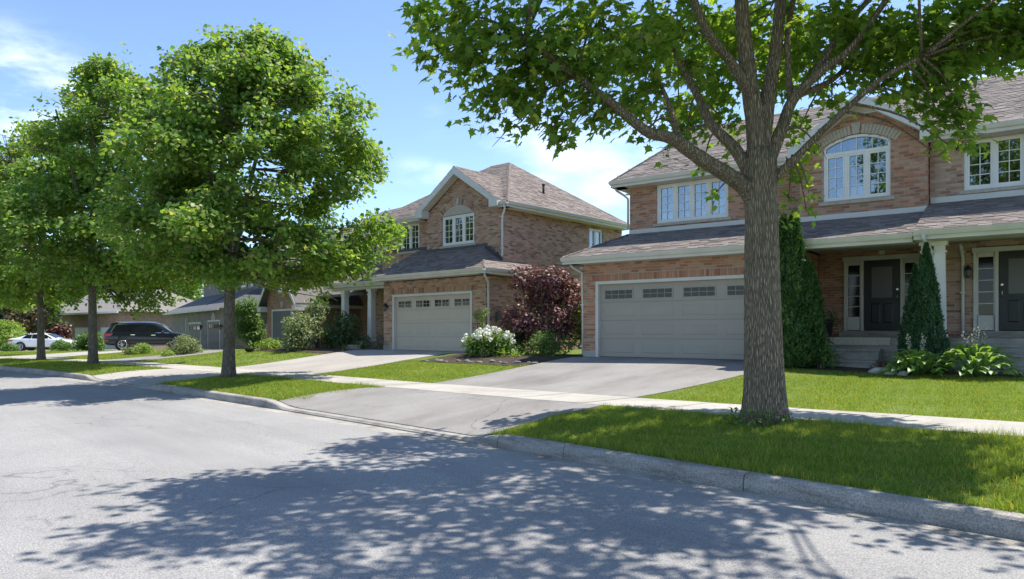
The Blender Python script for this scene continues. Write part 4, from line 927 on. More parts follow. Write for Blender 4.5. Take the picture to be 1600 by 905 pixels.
# ------------------------------------------------------------------ third house: small gabled single garage
def simple_box(mb, u0, u1, v0, v1, z0, z1, m): mb.box(u0, u1, v0, v1, z0, z1, m)
r4 = empty('brick_house', (-37.7, 17.1, 0), R(-1), 'red brick house with a small steep gable over a single charcoal garage door', 'house')
h = House(r4, M['brickfar'], M['shfar'])
def gabled(h, u0, u1, v0, v1, z0, ze, za, wallm, roofm, ov=.4, face=True):
    mb = MB(); um = (u0+u1)/2
    mb.box(u0, u1, v0, v1, z0, ze, wallm); mb.prism([Vector((u0, v0, ze)), Vector((u1, v0, ze)), Vector((um, v0, za))], (0, v1-v0, 0), wallm); h.obj(mb, 'wall')
    mb = MB(); sl = (za-ze)/(um-u0)
    for sg, e in ((-1, u0-ov), (1, u1+ov)):
        p = [Vector((e, v0-ov, ze-sl*ov)), Vector((um, v0-ov, za)), Vector((um, v1, za)), Vector((e, v1, ze-sl*ov))]
        mb.prism([q+Vector((0, 0, .09)) for q in p], (0, 0, -.1), roofm)
    h.obj(mb, 'roof'); mb = MB()
    for e in (u0-ov, u1+ov):
        mb.prism([Vector((e, v0-ov-.03, ze-sl*ov+.05)), Vector((um, v0-ov-.03, za+.05)), Vector((um, v0-ov-.03, za-.2)), Vector((e, v0-ov-.03, ze-sl*ov-.2))], (0, .03, 0), M['fascia'])
        mb.box(min(e, e+(.03 if e < um else -.03)), max(e, e+(.03 if e < um else -.03)), v0-ov, v1, ze-sl*ov-.15, ze-sl*ov+.03, M['fascia'])
        a, b = (e, e+ov+.04) if e < um else (e-ov-.04, e); mb.box(a, b, v0-ov+.002, v0+.1, ze-sl*ov-.3, ze-sl*ov-.02, M['fascia'])
    h.obj(mb, 'gable_trim')
gabled(h, -.75, 3.25, 0, 7, .2, 3.35, 5.5, M['brickfar'], M['shfar'])
mb = MB(); mb.box(-4, 9.5, 3.5, 11, .2, 6.3, M['brickfar']); h.obj(mb, 'wall')
mb = MB(); mb.prism([Vector((3.3, .9, 3.4)), Vector((8.2, .9, 3.4)), Vector((8.2, 3.6, 4.9)), Vector((3.0, 3.6, 4.9))], (0, 0, -.12), M['shfar']); h.obj(mb, 'porch_roof')
mb = MB()
for a, b, c in (((-4.6, 3, 6.3), (10.1, 3, 6.3), 1), ((10.1, 11.6, 6.3), (-4.6, 11.6, 6.3), 1)): mb.poly([a, b, (6.2, 7.3, 9.0), (-.6, 7.3, 9.0)] if a[1] < 5 else [a, b, (-.6, 7.3, 9.0), (6.2, 7.3, 9.0)], M['shfar'])
mb.poly([(-4.6, 11.6, 6.3), (-4.6, 3, 6.3), (-.6, 7.3, 9.0)], M['shfar']); mb.poly([(10.1, 3, 6.3), (10.1, 11.6, 6.3), (6.2, 7.3, 9.0)], M['shfar']); mb.poly([(-4.6, 3, 6.29), (-4.6, 11.6, 6.29), (10.1, 11.6, 6.29), (10.1, 3, 6.29)], M['soffit']); h.obj(mb, 'roof')
h.garage((0, -.012), X, 0, 2.3, .58, 2.65, M['gdark'], cols=2, wins=0, recess=-.004)
h.window((0, -.01), X, .95, 1.45, 3.65, 4.55, 1, (1, 2), recess=-.09)
mb = MB(); mb.prism([Vector((1.1, -.03, 2.85)), Vector((1.3, -.03, 2.85)), Vector((1.35, -.03, 3.15)), Vector((1.05, -.03, 3.15))], (0, .06, 0), M['stonew']); h.obj(mb, 'keystone')
h.window((0, 3.49), X, 4.6, 5.6, 4.9, 6.0, 2, (1, 3), recess=-.09); h.window((0, 3.49), X, -2.6, -1.6, 4.9, 6.0, 2, (1, 3), recess=-.09)
h.lantern(2.75, 0, 2.3); h.downspout([(3.55, .1, 3.1), (3.5, .3, 2.95), (3.4, .6, 2.8), (3.4, .6, 1.8), (3.4, .6, .65)])
# ------------------------------------------------------------------ grey pair with two garages behind the parked suv
r5 = empty('grey_house', (-55.2, 18.5, 0), R(-7), 'grey stone house with two taupe garage doors under a low hipped roof', 'house')
h = House(r5, M['brickgrey'], M['shgrey'])
mb = MB(); mb.box(-6, 10.6, 0, 5, -.4, 3.0, M['brickgrey']); h.obj(mb, 'wall')
mb = MB(); mb.box(-5, 10, 2.2, 10, 2.5, 6.0, M['brickgrey']); h.obj(mb, 'upper_wall')
for u0, u1, ap in ((-6.5, 4.6, -1), (4.5, 11.1, 7)):
    mb = MB(); mb.poly([(u0, -.5, 3.0), (u1, -.5, 3.0), (u1-1.2, 2.3, 4.4), (u0+1.2, 2.3, 4.4)], M['shgrey']); mb.poly([(u0, 3, 3.0), (u0, -.5, 3.0), (u0+1.2, 2.3, 4.4)], M['shgrey']); mb.poly([(u1, -.5, 3.0), (u1, 3, 3.0), (u1-1.2, 2.3, 4.4)], M['shgrey']); mb.poly([(u0, -.5, 2.99), (u0, 3, 2.99), (u1, 3, 2.99), (u1, -.5, 2.99)], M['soffit']); h.obj(mb, 'garage_roof')
    mb = MB(); mb.box(u0, u1, -.6, -.5, 2.87, 3.0, M['fascia']); h.obj(mb, 'gutter')
mb = MB(); mb.poly([(-5.6, 1.6, 6.0), (10.6, 1.6, 6.0), (6.5, 6.1, 8.6), (-1.5, 6.1, 8.6)], M['shgrey']); mb.poly([(10.6, 10.6, 6.0), (-5.6, 10.6, 6.0), (-1.5, 6.1, 8.6), (6.5, 6.1, 8.6)], M['shgrey']); mb.poly([(-5.6, 10.6, 6), (-5.6, 1.6, 6), (-1.5, 6.1, 8.6)], M['shgrey']); mb.poly([(10.6, 1.6, 6), (10.6, 10.6, 6), (6.5, 6.1, 8.6)], M['shgrey']); mb.poly([(-5.6, 1.6, 5.99), (-5.6, 10.6, 5.99), (10.6, 10.6, 5.99), (10.6, 1.6, 5.99)], M['soffit']); h.obj(mb, 'roof')
h.garage((0, -.012), X, .3, 4.0, .05, 2.1, M['gtaupe'], cols=3, wins=3, lite=(2, 1), recess=-.004); h.garage((0, -.012), X, 6.2, 9.2, .1, 2.2, M['gtaupe'], cols=2, wins=2, lite=(2, 1), recess=-.004)
for u0 in (1.0, 3.4, 6.4, 8.0): h.window((0, 2.19), X, u0, u0+1.05, 4.55, 5.85, 2, (1, 3), recess=-.09)
mb = MB(); rad = .55; mb.prism([Vector((7.7+rad*math.cos(a), -.04, 2.3+rad*.9*math.sin(a))) for a in [math.pi*i/10 for i in range(11)]], (0, .05, 0), M['stonew']); h.obj(mb, 'arch_panel')
h.lantern(4.55, 0, 1.8); h.lantern(9.9, 0, 1.8)
for u in (-.4, .05): h.downspout([(u, -.02, 2.9), (u, -.05, 2.2), (u, -.05, 1.2), (u, -.05, .2)])
# ------------------------------------------------------------------ far low brick garages with white doors
FARD = (10.6, 16.2, 22.6)
r6 = empty('brick_house', (-96.5, 14.4, 0), R(7), 'far pink brick house with white garage doors under a pale roof', 'house')
h = House(r6, M['brickpink'], M['shpale'])
mb = MB(); mb.box(0, 27.5, 0, 9, -1.2, 3.3, M['brickpink']); h.obj(mb, 'wall')
mb = MB(); mb.poly([(-.6, -.6, 3.3), (28, -.6, 3.3), (24.5, 4.5, 5.6), (3, 4.5, 5.6)], M['shpale']); mb.poly([(28, -.6, 3.3), (28, 9.6, 3.3), (24.5, 4.5, 5.6)], M['shpale']); mb.poly([(-.6, 9.6, 3.3), (-.6, -.6, 3.3), (3, 4.5, 5.6)], M['shpale']); mb.poly([(28, 9.6, 3.3), (-.6, 9.6, 3.3), (3, 4.5, 5.6), (24.5, 4.5, 5.6)], M['shpale']); h.obj(mb, 'roof')
mb = MB(); mb.box(-.6, 28, -.72, -.6, 3.15, 3.32, M['white']); h.obj(mb, 'gutter')
for u in FARD: h.garage((0, -.012), X, u, u+3.2, -.35, 1.85, M['white'], cols=2, wins=0, panels=True, recess=-.004)
for u in (2, 7.2): h.window((0, -.01), X, u, u+1.6, .6, 2.2, 2, (1, 3), recess=-.09)
# ------------------------------------------------------------------ foliage kit
def maple_leaf():
    o = [(0, -.02), (.10, .10), (.34, .02), (.27, .22), (.52, .40), (.28, .46), (.24, .58), (.13, .60), (0, 1.0)]
    v = []
    for x, y in o: v.append((x, y, -.35*x*x-.18*y*y))
    n = len(v); L = [(-x, y, z) for x, y, z in v[1:-1]]; v += L
    r = tuple(range(n)); l = (0,)+tuple(range(n, n+len(L)))+(n-1,)
    # split each half in two so that it stays planar enough
    return v, [(0, 1, 2, 3), (0, 3, 4, 5), (0, 5, 6, 7, 8), (0, n+2, n+1, n), (0, n+4, n+3, n+2), (0, n-1, n+6, n+5, n+4)]
LEAF = maple_leaf()
LEAF_S = ([(0, 0, 0), (.42, .25, -.08), (.30, .62, -.1), (0, 1, -.16), (-.30, .62, -.1), (-.42, .25, -.08)], [(0, 1, 2, 3), (0, 3, 4, 5)])
OVAL = ([(0, 0, 0), (.27, .35, -.05), (.2, .75, -.1), (0, 1, -.2), (-.2, .75, -.1), (-.27, .35, -.05)], [(0, 1, 2, 3), (0, 3, 4, 5)])
SPRAY = ([(0, 0, 0), (.2, .3, .04), (.12, .75, .02), (0, 1, -.03), (-.12, .75, .02), (-.2, .3, .04)], [(0, 1, 2, 3), (0, 3, 4, 5)])
def leaf_xf(pos, cen, up=.9, rnd=.6, outw=.35, droop=.45):
    n = len(pos); o = pos-cen; o = o/(np.linalg.norm(o, axis=1, keepdims=True)+1e-6)
    nrm = np.array([0, 0, up])+RNG.normal(0, rnd, (n, 3))+o*outw
    tip = o*1.0+RNG.normal(0, .6, (n, 3)); tip[:, 2] -= droop
    return frames(nrm, tip)
def shell(n, c, r, bias=.35):
    d = RNG.normal(0, 1, (n, 3)); d /= np.linalg.norm(d, axis=1, keepdims=True)
    return np.array(c)+d*np.array(r)*(RNG.uniform(0, 1, (n, 1))**bias)
def foliage(name, lumps, per, size, mat, parent=None, tmpl=OVAL, up=.6, rnd=.7, outw=.6, droop=.2, clus=1, cs=.1, zmin=None, bias=.3):
    P_, Cn = [], []
    for (x, y, z, r) in lumps:
        rr = np.array(r if hasattr(r, '__len__') else (r, r, r)); n = max(6, int(per*float(np.mean(rr))**2/clus))
        p = shell(n, (x, y, z), rr, bias)
        if clus > 1: p = np.repeat(p, clus, 0)+RNG.normal(0, cs, (n*clus, 3))
        P_.append(p); Cn.append(np.repeat([[x, y, z-rr[2]*.4]], len(p), 0))
    P_ = np.concatenate(P_); Cn = np.concatenate(Cn)
    if zmin is not None: k = P_[:, 2] > zmin; P_, Cn = P_[k], Cn[k]
    sc = size*RNG.uniform(.65, 1.25, (len(P_), 1))
    me = scatter_mesh(name, tmpl[0], tmpl[1], P_, leaf_xf(P_, Cn, up, rnd, outw, droop), np.repeat(sc, 3, 1), mat)
    o = link(name, me, parent); o['kind'] = 'stuff'; return o
def bezier(p, n=10):
    """smooth curve through the points"""
    p = [Vector(q) for q in p]; out_ = []
    for i in range(len(p)-1):
        a, b = p[i], p[i+1]; m0 = (p[i+1]-p[max(i-1, 0)])*.5; m1 = (p[min(i+2, len(p)-1)]-p[i])*.5
        k = n if i < len(p)-2 else n+1
        for j in range(k):
            t = j/n; out_.append(a*(2*t**3-3*t*t+1)+m0*(t**3-2*t*t+t)+b*(-2*t**3+3*t*t)+m1*(t**3-t*t))
    return out_
def limb(mb, pts, r0, r1, mat, n=9, seg=6, jit=.06):
    c = bezier(pts, seg); k = len(c); mb.tube(c, [r0+(r1-r0)*(i/(k-1))**.8 for i in range(k)], mat, n, True, jit)
# ------------------------------------------------------------------ nearest street maple
def trunk_mesh(mb, base, top, r0, r1, flare, mat, n=28):
    b, t = Vector(base), Vector(top); H = (t-b).length; pts, rad = [], []
    for i in range(15):
        f = i/14; p = b+(t-b)*f; pts.append(p); rad.append(r0+(r1-r0)*f+flare*math.exp(-f*H/.28))
    k = len(mb.v); mb.tube(pts, rad, mat, n, True, .0)
    for q in range(k, len(mb.v)):
        v = Vector(mb.v[q]); i = (q-k)//n; ang = 2*math.pi*((q-k) % n)/n; p = pts[min(i, 14)]; f = i/14
        s = 1+.035*math.sin(ang*5+f*3)+.025*math.sin(ang*9-f*7)+.14*math.exp(-f*H/.2)*math.sin(ang*4+1)
        mb.v[q] = tuple(p+(v-p)*s)
Z1 = 9.25
tb = at(1196, 650, Z1); tb.z = gxy(tb.x, tb.y)-.06
t1 = empty('maple_tree', tuple(tb), 0, 'large maple tree nearest the road with thick furrowed trunk and overhanging limbs', 'tree', 'street maples along the verge')
inv = -tb
def A(px, py, Z): return at(px, py, Z)+inv
mb = MB(); trunk_mesh(mb, (0, 0, 0), A(1188, 235, Z1), .255, .19, .11, M['bark']); mb.build('trunk', t1)
LIMBS = [
 ([A(1185, 330, Z1), A(1160, 290, Z1-.05), A(1095, 248, 9.0), A(1050, 217, 8.8), A(1010, 205, 8.6), A(960, 165, 8.4), A(900, 120, 8.2), A(820, 60, 8.0)], .125, .03),
 ([A(1062, 228, 8.85), A(1055, 195, 8.95), A(1040, 150, 9.1), A(1010, 90, 9.2)], .055, .02),
 ([A(1180, 290, Z1), A(1150, 235, 9.3), A(1112, 195, 9.4), A(1090, 150, 9.5), A(1060, 95, 9.6), A(1020, 20, 9.7)], .095, .03),
 ([A(1186, 250, Z1), A(1180, 190, Z1), A(1168, 110, Z1), A(1160, 20, 9.2), A(1150, -120, 9.2)], .15, .07),
 ([A(1175, 150, 9.2), A(1140, 95, 9.1), A(1105, 50, 9.0), A(1080, -10, 8.9)], .075, .045),
 ([A(1190, 240, Z1), A(1200, 150, 9.3), A(1212, 80, 9.35), A(1222, -20, 9.4), A(1240, -160, 9.5)], .115, .06),
 ([A(1198, 260, Z1), A(1222, 200, 9.2), A(1240, 155, 9.15), A(1285, 110, 9.0), A(1330, 75, 8.9), A(1385, 0, 8.7)], .095, .035),
 ([A(1236, 165, 9.2), A(1232, 110, 9.3), A(1232, 40, 9.4), A(1255, -60, 9.6)], .05, .03),
 ([A(1205, 285, Z1), A(1240, 250, 9.1), A(1290, 200, 8.9), A(1345, 150, 8.7), A(1390, 115, 8.5), A(1440, 90, 8.3)], .062, .02),
 ([A(1245, 150, 9.15), A(1300, 125, 9.3), A(1350, 80, 9.4), A(1420, 40, 9.5)], .045, .02),
 ([A(1270, 120, 9.05), A(1330, 30, 9.2), A(1400, -40, 9.3)], .05, .03),
]
for pts, a, b in LIMBS:
    mb = MB(); limb(mb, pts, a, b, M['bark'], 12, 7); mb.build('limb', t1)
LUMPS = [(690,30,8.0,.42),(720,85,8.2,.42),(672,92,8.4,.22),(770,40,8.0,.5),(790,110,8.3,.5),(765,160,8.5,.30),(850,50,8.0,.5),(850,120,8.3,.5),(815,190,8.5,.26),(870,190,8.4,.32),(880,222,8.4,.16),
 (930,40,8.3,.5),(925,115,8.4,.48),(935,180,8.6,.34),(985,150,8.9,.36),(1000,60,8.6,.5),(1010,120,9.2,.4),(1020,195,9.6,.20),(1055,40,9.4,.45),(1075,110,9.8,.34),(1010,205,9.3,.14),
 (1100,40,10.4,.45),(1120,130,10.8,.36),(1130,200,10.8,.30),(1075,190,10.6,.28),(1100,250,10.8,.16),(1040,235,10.4,.12),(1135,70,10.9,.36),(1120,300,10.6,.05),
 (1245,50,9.8,.45),(1265,110,10.0,.36),(1310,50,9.2,.5),(1330,110,9.2,.36),(1375,60,8.9,.5),(1300,160,9.6,.16),(1395,125,9.0,.32),(1440,50,8.7,.52),(1450,125,8.7,.36),(1500,60,8.5,.52),
 (1490,130,8.5,.34),(1470,190,8.5,.26),(1505,180,8.4,.26),(1495,235,8.4,.13),(1440,175,8.8,.18),(1540,40,8.3,.5),(1590,40,8.1,.48),(1575,90,8.3,.22),(1510,215,8.5,.17),(1455,235,8.9,.07),
 (1250,200,10.4,.20),(1235,262,10.6,.22),(1232,310,10.5,.14),(1280,230,10.2,.15),(1225,340,10.6,.08),(1262,290,10.4,.12),(1215,120,10.8,.4),(1190,40,11.0,.5),(1640,60,8,.5),(1650,-20,8,.6),(1260,330,10.5,.07)]
LUMPS += [(1090,90,12,.55),(1140,40,12.2,.55),(1280,60,11.5,.5),(1340,60,11.5,.5),(1400,70,11.2,.5),(1460,80,11,.5),(1530,70,10.5,.5),(1000,70,11,.5),(940,80,10.5,.5),(870,90,10.5,.45),(1580,60,10,.5),(1225,90,12,.5),(1060,170,11.6,.4),(1110,160,12,.4)]
lum = []
for px, py, Z, r in LUMPS:
    c = at(px, py, Z)+inv; lum.append((c.x, c.y, c.z, (r, r, r*.8)))
NV = len(lum)
# the rest of the crown above the frame
cc = Vector((.35, .5, 6.6)); k = 0
while k < 290:
    d = Vector(np.random.default_rng(100+k*7+len(lum)).normal(0, 1, 3)).normalized(); f = random.random()**.4
    c = cc+Vector((d.x*4.8*f, d.y*4.4*f, d.z*2.9*f)); r = random.uniform(.45, .75); k += 1
    w = c-inv; x, y, dep = px_of(*w)
    if c.z < 3.2 or (dep > 1 and y+r*1120/dep*1.1 > -6 and -200 < x < 1900): continue
    hs = w.z/math.tan(R(SUN_EL)); xs, ys = w.x-math.sin(R(SUN_AZ))*hs, w.y-math.cos(R(SUN_AZ))*hs
    if xs-r < np.interp(ys, (.6, 1.6, 7), (-5.6, -7.8, -10.2)) or (xs+r*.5 > -1.2 and ys < 5.2) or ys < .2: continue
    lum.append((c.x, c.y, c.z, (r, r, r*.8)))
def crown_leaves(lumps, per, clus, cs, nv=10**9):
    P_, Cn = [], []
    for li, (x, y, z, r) in enumerate(lumps):
        n = max(1, int((per if li < nv else per*.28)*max(r[0], .12)**2/clus)); p = shell(n, (x, y, z), r, .45); p = np.repeat(p, clus, 0)+RNG.normal(0, cs, (n*clus, 3))*np.array((1, 1, .8))
        P_.append(p); Cn.append(np.repeat([[x*.6, y*.6, z]], len(p), 0))
    return np.concatenate(P_), np.concatenate(Cn)
Pl, Cl = crown_leaves(lum, 1150, 9, .10, NV)
rot = leaf_xf(Pl, Cl, .85, .55, .25, .75); sc = .135*RNG.uniform(.7, 1.2, len(Pl))
Wp = Pl+np.array(tb); dep = -.733*Wp[:, 0]+.68*Wp[:, 1]; ax = 800+1120*(.68*Wp[:, 0]+.733*Wp[:, 1])/dep; ay = 518-1120*(Wp[:, 2]-CAM_H)/dep
order = [i for i in np.argsort(dep/sc) if 5 < ax[i] < 1595 and 5 < ay[i] < 400][:300]
mask = np.ones(len(Pl), bool); mask[order] = False
cr = empty('crown', (0, 0, 0)); cr.parent = t1
o = link('leaves', scatter_mesh('leaves', LEAF[0], LEAF[1], Pl[mask], rot[mask], np.repeat(sc[mask][:, None], 3, 1), M['leaf1']), cr); o['kind'] = 'stuff'
mb = MB()
for f in LEAF[1]: mb.poly([LEAF[0][i] for i in f], M['leaf1'])
me1 = bpy.data.meshes.new('leaf'); me1.from_pydata(LEAF[0], [], LEAF[1]); me1.materials.append(M['leaf1'])
for i in order:
    b = link('leaf', me1, cr); m = Matrix(rot[i].tolist()).to_4x4() @ Matrix.Scale(float(sc[i]), 4); m.translation = Vector(Pl[i].tolist()); b.matrix_local = m
# twigs carrying the leaf clumps
mb = MB(); ends = [Vector(p) for pts, a, b in LIMBS for p in bezier(pts, 4)[4:]]
for x, y, z, r in lum:
    c = Vector((x, y, z)); q = min(ends, key=lambda e: (e-c).length+max(0, e.z-c.z)*.5)
    if (q-c).length > 2.6: q = c+(q-c)*.5
    mid = (q+c)/2+Vector((0, 0, .12)); limb(mb, [q, mid, c], .022, .007, M['bark'], 5, 4)
    for j in range(4):
        e = c+Vector(RNG.normal(0, r[0]*.6, 3).tolist()); mb.tube([c, (c+e)/2+Vector((0, 0, .04)), e], [.007, .005, .003], M['bark'], 4)
tag(mb.build('branches', t1), kind='stuff')
# suckers and tufts round the foot
o = foliage('base_shoots', [(.05, -.38, .17, .15), (.27, -.34, .13, .14), (-.22, -.36, .16, .15), (-.44, -.12, .12, .12), (.40, -.2, .12, .12), (.12, -.50, .12, .10)], 2600, .06, M['leafg'], t1, OVAL)

# ------------------------------------------------------------------ the other street maples
def street_maple(px, py, Z, H, rad, forkz, r0, label, seed, lumpn=46, per=620, leaf=.15, fork=((-.5, .1), (.45, -.1), (.05, .35), (.0, -.3)), squash=1.0, cz=None, low=None, off=0., extra=()):
    rs = np.random.default_rng(seed); b = at(px, py, Z); b.z = gxy(b.x, b.y)-.05
    t = empty('maple_tree', tuple(b), 0, label, 'tree', 'street maples along the verge')
    mb = MB(); trunk_mesh(mb, (0, 0, 0), (rs.normal(0, .05), 0, forkz), r0, r0*.8, r0*.35, M['barkf'], 18); mb.build('trunk', t)
    base = low or forkz*.92; c0 = Vector((0, 0, (H+base)/2-.2)); hz_ = (H-base)/2
    L = []
    prof = lambda f: float(np.interp(f, (0, .08, .2, .42, .62, .8, .92, 1), (.45, .85, 1, .94, .80, .58, .38, .12)))
    ox, oy = .68*off, .733*off
    for k in range(lumpn):
        f = min(.97, rs.uniform(.02, 1)**1.15); an = rs.uniform(0, 6.283); w_ = 1+.16*math.sin(an*3+seed+f*5)+.12*math.sin(an*5-f*9+seed*2); q = rad*prof(f)*w_*rs.uniform(.2, 1)**.5*.9; r = rs.uniform(.30, .62)*rad/3.3
        L.append((ox+math.cos(an)*q*squash, oy+math.sin(an)*q, base+f*(H-base)*.95, (r, r, r*.62)))
    for e in extra: v = at(*e[:3])-b; L.append((v.x, v.y, v.z, (e[3], e[3], e[3]*.8)))
    for k in range(44):                       # upright leading shoots that break the outline
        an = rs.uniform(0, 6.28); f = rs.uniform(.55, 1); q = rad*prof(f)*rs.uniform(.85, 1.13); zt = base+f*(H-base)
        L.append((ox+math.cos(an)*q, oy+math.sin(an)*q, zt-.15, (.15, .15, rs.uniform(.45, .85))))
    P2, C2 = crown_leaves(L, per, 8, .13)
    k = P2[:, 2] > base*.8-(.9 if extra else 0); P2, C2 = P2[k], C2[k]
    cr = empty('crown', (0, 0, 0)); cr.parent = t
    o = link('leaves', scatter_mesh('leaves', LEAF_S[0], LEAF_S[1], P2, leaf_xf(P2, C2, .8, .6, .35, .5), np.repeat(leaf*RNG.uniform(.65, 1.25, (len(P2), 1)), 3, 1), M['leaf2']), cr); o['kind'] = 'stuff'
    ends = []
    for dx, dy in fork:
        mb = MB(); e = Vector((dx*rad*.9, dy*rad*.9, c0.z+hz_*(.55-.25*abs(dx)))); st = Vector((0, 0, forkz-.12)); m_ = st+Vector((dx*.9, dy*.9, (e.z-st.z)*.32))
        pts = [st, m_, (m_+e)/2+Vector((0, 0, .2)), e]; limb(mb, pts, r0*.62, .03, M['barkf'], 9, 6); mb.build('limb', t); ends += bezier(pts, 5)[3:]
    mb = MB(); st = Vector((0, 0, forkz-.1)); pts = [st, st+Vector((.1, 0, 1.2)), Vector((-.1, .1, c0.z+hz_*.3)), Vector((.05, 0, H-1.2))]; limb(mb, pts, r0*.75, .03, M['barkf'], 10, 6); mb.build('limb', t); ends += bezier(pts, 5)[2:]
    mb = MB()
    for x, y, z, r in L:
        c = Vector((x, y, z)); q = min(ends, key=lambda e: (e-c).length+max(0, e.z-c.z)*.7); limb(mb, [q, (q+c)/2+Vector((0, 0, -.1)), c], .03, .008, M['barkf'], 5, 3)
    tag(mb.build('branches', t), kind='stuff'); return t
street_maple(357, 588, 19.9, 9.7, 3.85, 2.75, .165, 'full maple tree with forked trunk on the verge before the beige garage house', 3, 215, 1050, .13, low=2.75, off=.75,
    extra=((500, 440, 19.5, .28), (505, 465, 19.3, .2), (440, 425, 20, .4), (560, 425, 19.6, .35), (595, 405, 19.6, .22), (300, 415, 20.5, .4), (415, 430, 19, .3)))
street_maple(145, 569, 28.0, 11.9, 4.6, 3.3, .165, 'tall maple with bare straight trunk in front of the parked suv', 5, 200, 760, .145, low=3.2, off=.9,
    extra=((235, 445, 30, .5), (215, 420, 30, .5), (262, 425, 30, .55), (200, 400, 29, .5), (225, 478, 30, .3), (250, 462, 30, .3), (290, 440, 30, .35), (110, 455, 28, .4), (175, 440, 31, .55), (200, 447, 31, .5), (228, 455, 32, .5), (258, 440, 32, .55), (285, 425, 31, .5), (165, 420, 30, .5), (190, 470, 31, .28), (310, 410, 31, .5), (270, 400, 31, .6), (180, 462, 31, .4), (205, 470, 31, .4), (235, 468, 32, .4), (262, 468, 32, .4), (292, 455, 31, .4), (152, 462, 31, .35), (216, 486, 31, .25), (248, 482, 31, .25)))
street_maple(64, 562, 33.5, 11.2, 4.0, 3.2, .16, 'maple with low side branch on the verge before the white sedan', 8, 160, 620, .165, low=3.0,
    extra=((25, 455, 33, .6), (95, 455, 33, .6), (10, 440, 33, .6), (60, 440, 32, .6), (120, 470, 34, .4), (40, 465, 34, .5), (85, 470, 34, .4), (0, 465, 34, .5)))
street_maple(-60, 560, 41, 11.5, 4.5, 3.2, .22, 'maple at the left edge, its trunk out of sight', 9, 110, 560, .2, low=2.8, off=.8)
# trees beyond the houses
def back_tree(x, y, H, rad, label, seed, mat='leafd', sz=.3):
    rs = np.random.default_rng(seed); z = gxy(x, y); t = empty('garden_tree', (x, y, z), 0, label, 'tree', 'trees beyond the far houses')
    mb = MB(); limb(mb, [(0, 0, -.2), (.1, 0, H*.3), (0, .1, H*.7)], .2, .06, M['barkf'], 8, 5); mb.build('trunk', t)
    L = [(rs.normal(0, rad*.5), rs.normal(0, rad*.5), H*.62+rs.normal(0, H*.16), rs.uniform(.5, .9)*rad*.55) for _ in range(26)]
    foliage('crown', L, 200, sz, M[mat], t, LEAF_S, clus=4, cs=.25)
for i, (x, y, H, rad, lb) in enumerate(((-84, 6, 7, 3, 'round tree past the white sedan at the left edge'), (-100, 2, 9, 4, 'taller tree past the sedan at the far end of the street'), (-115, 14, 9, 4, 'dark tree above the roof of the far pink house'), (-95, 30, 10, 4, 'dark tree behind the far pink house'), (-72, 33, 9, 4, 'dark tree behind the grey stone house'), (-125, -8, 10, 5, 'wide tree where the street bends away'), (-140, -28, 11, 6, 'broad tree at the end of the road'), (-120, -50, 10, 6, 'tree across the road at the left edge'), (-104, 9, 8, 4, 'bushy tree left of the far pink house'), (-78, 12, 6, 2.5, 'small tree beside the white sedan driveway'), (-110, 22, 11, 5, 'tall tree rising over the far pink roof'), (-66, 36, 11, 5, 'tall tree rising behind the grey stone house'))):
    back_tree(x, y, H, rad, lb, 40+i, 'leafg' if i % 2 else 'leafd')

# ------------------------------------------------------------------ garden plants
def shrub(name, x, y, lumps, label, mat, size, per=900, stems=4, tmpl=OVAL, cat='shrub', group=None, **kw):
    z = gxy(x, y); t = empty(name, (x, y, z), 0, label, cat, group)
    mb = MB(); zt = max(l[2] for l in lumps); sp = max(abs(l[0]) for l in lumps)*.5+.05
    for i in range(stems):
        a = 6.28*i/stems+.4; limb(mb, [(math.cos(a)*.05, math.sin(a)*.05, -.05), (math.cos(a)*sp*.5, math.sin(a)*sp*.5, zt*.45), (math.cos(a)*sp, math.sin(a)*sp, zt*.9)], .02+.012*zt, .008, M['barkf'], 6, 4)
    mb.build('stem', t); kw.setdefault('zmin', .0); foliage('foliage', lumps, per, size, M[mat], t, tmpl, **kw); return t
def h1(u, v): x, y = h1xy(u, v); return x, y
def h2(u, v): c, n = math.cos(R(5)), math.sin(R(5)); return -24.4+u*c-v*n, 16.15+u*n+v*c
def blob(w, d, h, n, r, seed, z0=.1):
    rs = np.random.default_rng(seed); L = []
    for _ in range(n):
        a = rs.uniform(0, 6.28); f = math.sqrt(rs.uniform(0, 1)); zz = rs.uniform(0, 1)
        k = math.sqrt(max(.1, 1-zz*zz*.7)); L.append((math.cos(a)*f*w*k, math.sin(a)*f*d*k, z0+zz*h, rs.uniform(.7, 1.2)*r))
    return L
# japanese maple between the two houses
x, y = -17.1, 17.3
L = blob(1.62, 1.2, 1.75, 48, .40, 61, .85)
shrub('japanese_maple', x, y, L, 'purple japanese maple with domed crown between the two brick houses', 'leafr', .105, 1500, 5, LEAF_S, 'tree', droop=.6, clus=4, cs=.06)
HYD = (6.92, -1.6)
def flower_heads(t, spots, r, mat, n=26):
    rs = np.random.default_rng(5); me = None
    P_ = rs.normal(0, 1, (n, 3)); P_ /= np.linalg.norm(P_, axis=1, keepdims=True); P_ *= r*np.array((1, 1, .75)); nr = P_.copy(); tp = np.cross(nr, rs.normal(0, 1, (n, 3)))
    me = scatter_mesh('flower_head', [(-.5, 0, 0), (0, -.5, .1), (.5, 0, 0), (0, .5, .1)], [(0, 1, 2, 3)], P_, frames(nr, tp), np.full((n, 3), r*.75), M[mat])
    for p in spots: o = link('flower_head', me, t); o.location = p; o.rotation_euler = (random.random(), random.random(), random.random()*6); o.scale = [random.uniform(.8, 1.25)]*3
x, y = h2(*HYD)
L = blob(1.05, .6, .45, 24, .27, 62, .10)
t = shrub('hydrangea', x, y, L, 'green hydrangea bush with white flower heads beside the beige garage door', 'leafg', .11, 1500, 5, OVAL)
sp = []
rs = np.random.default_rng(77)
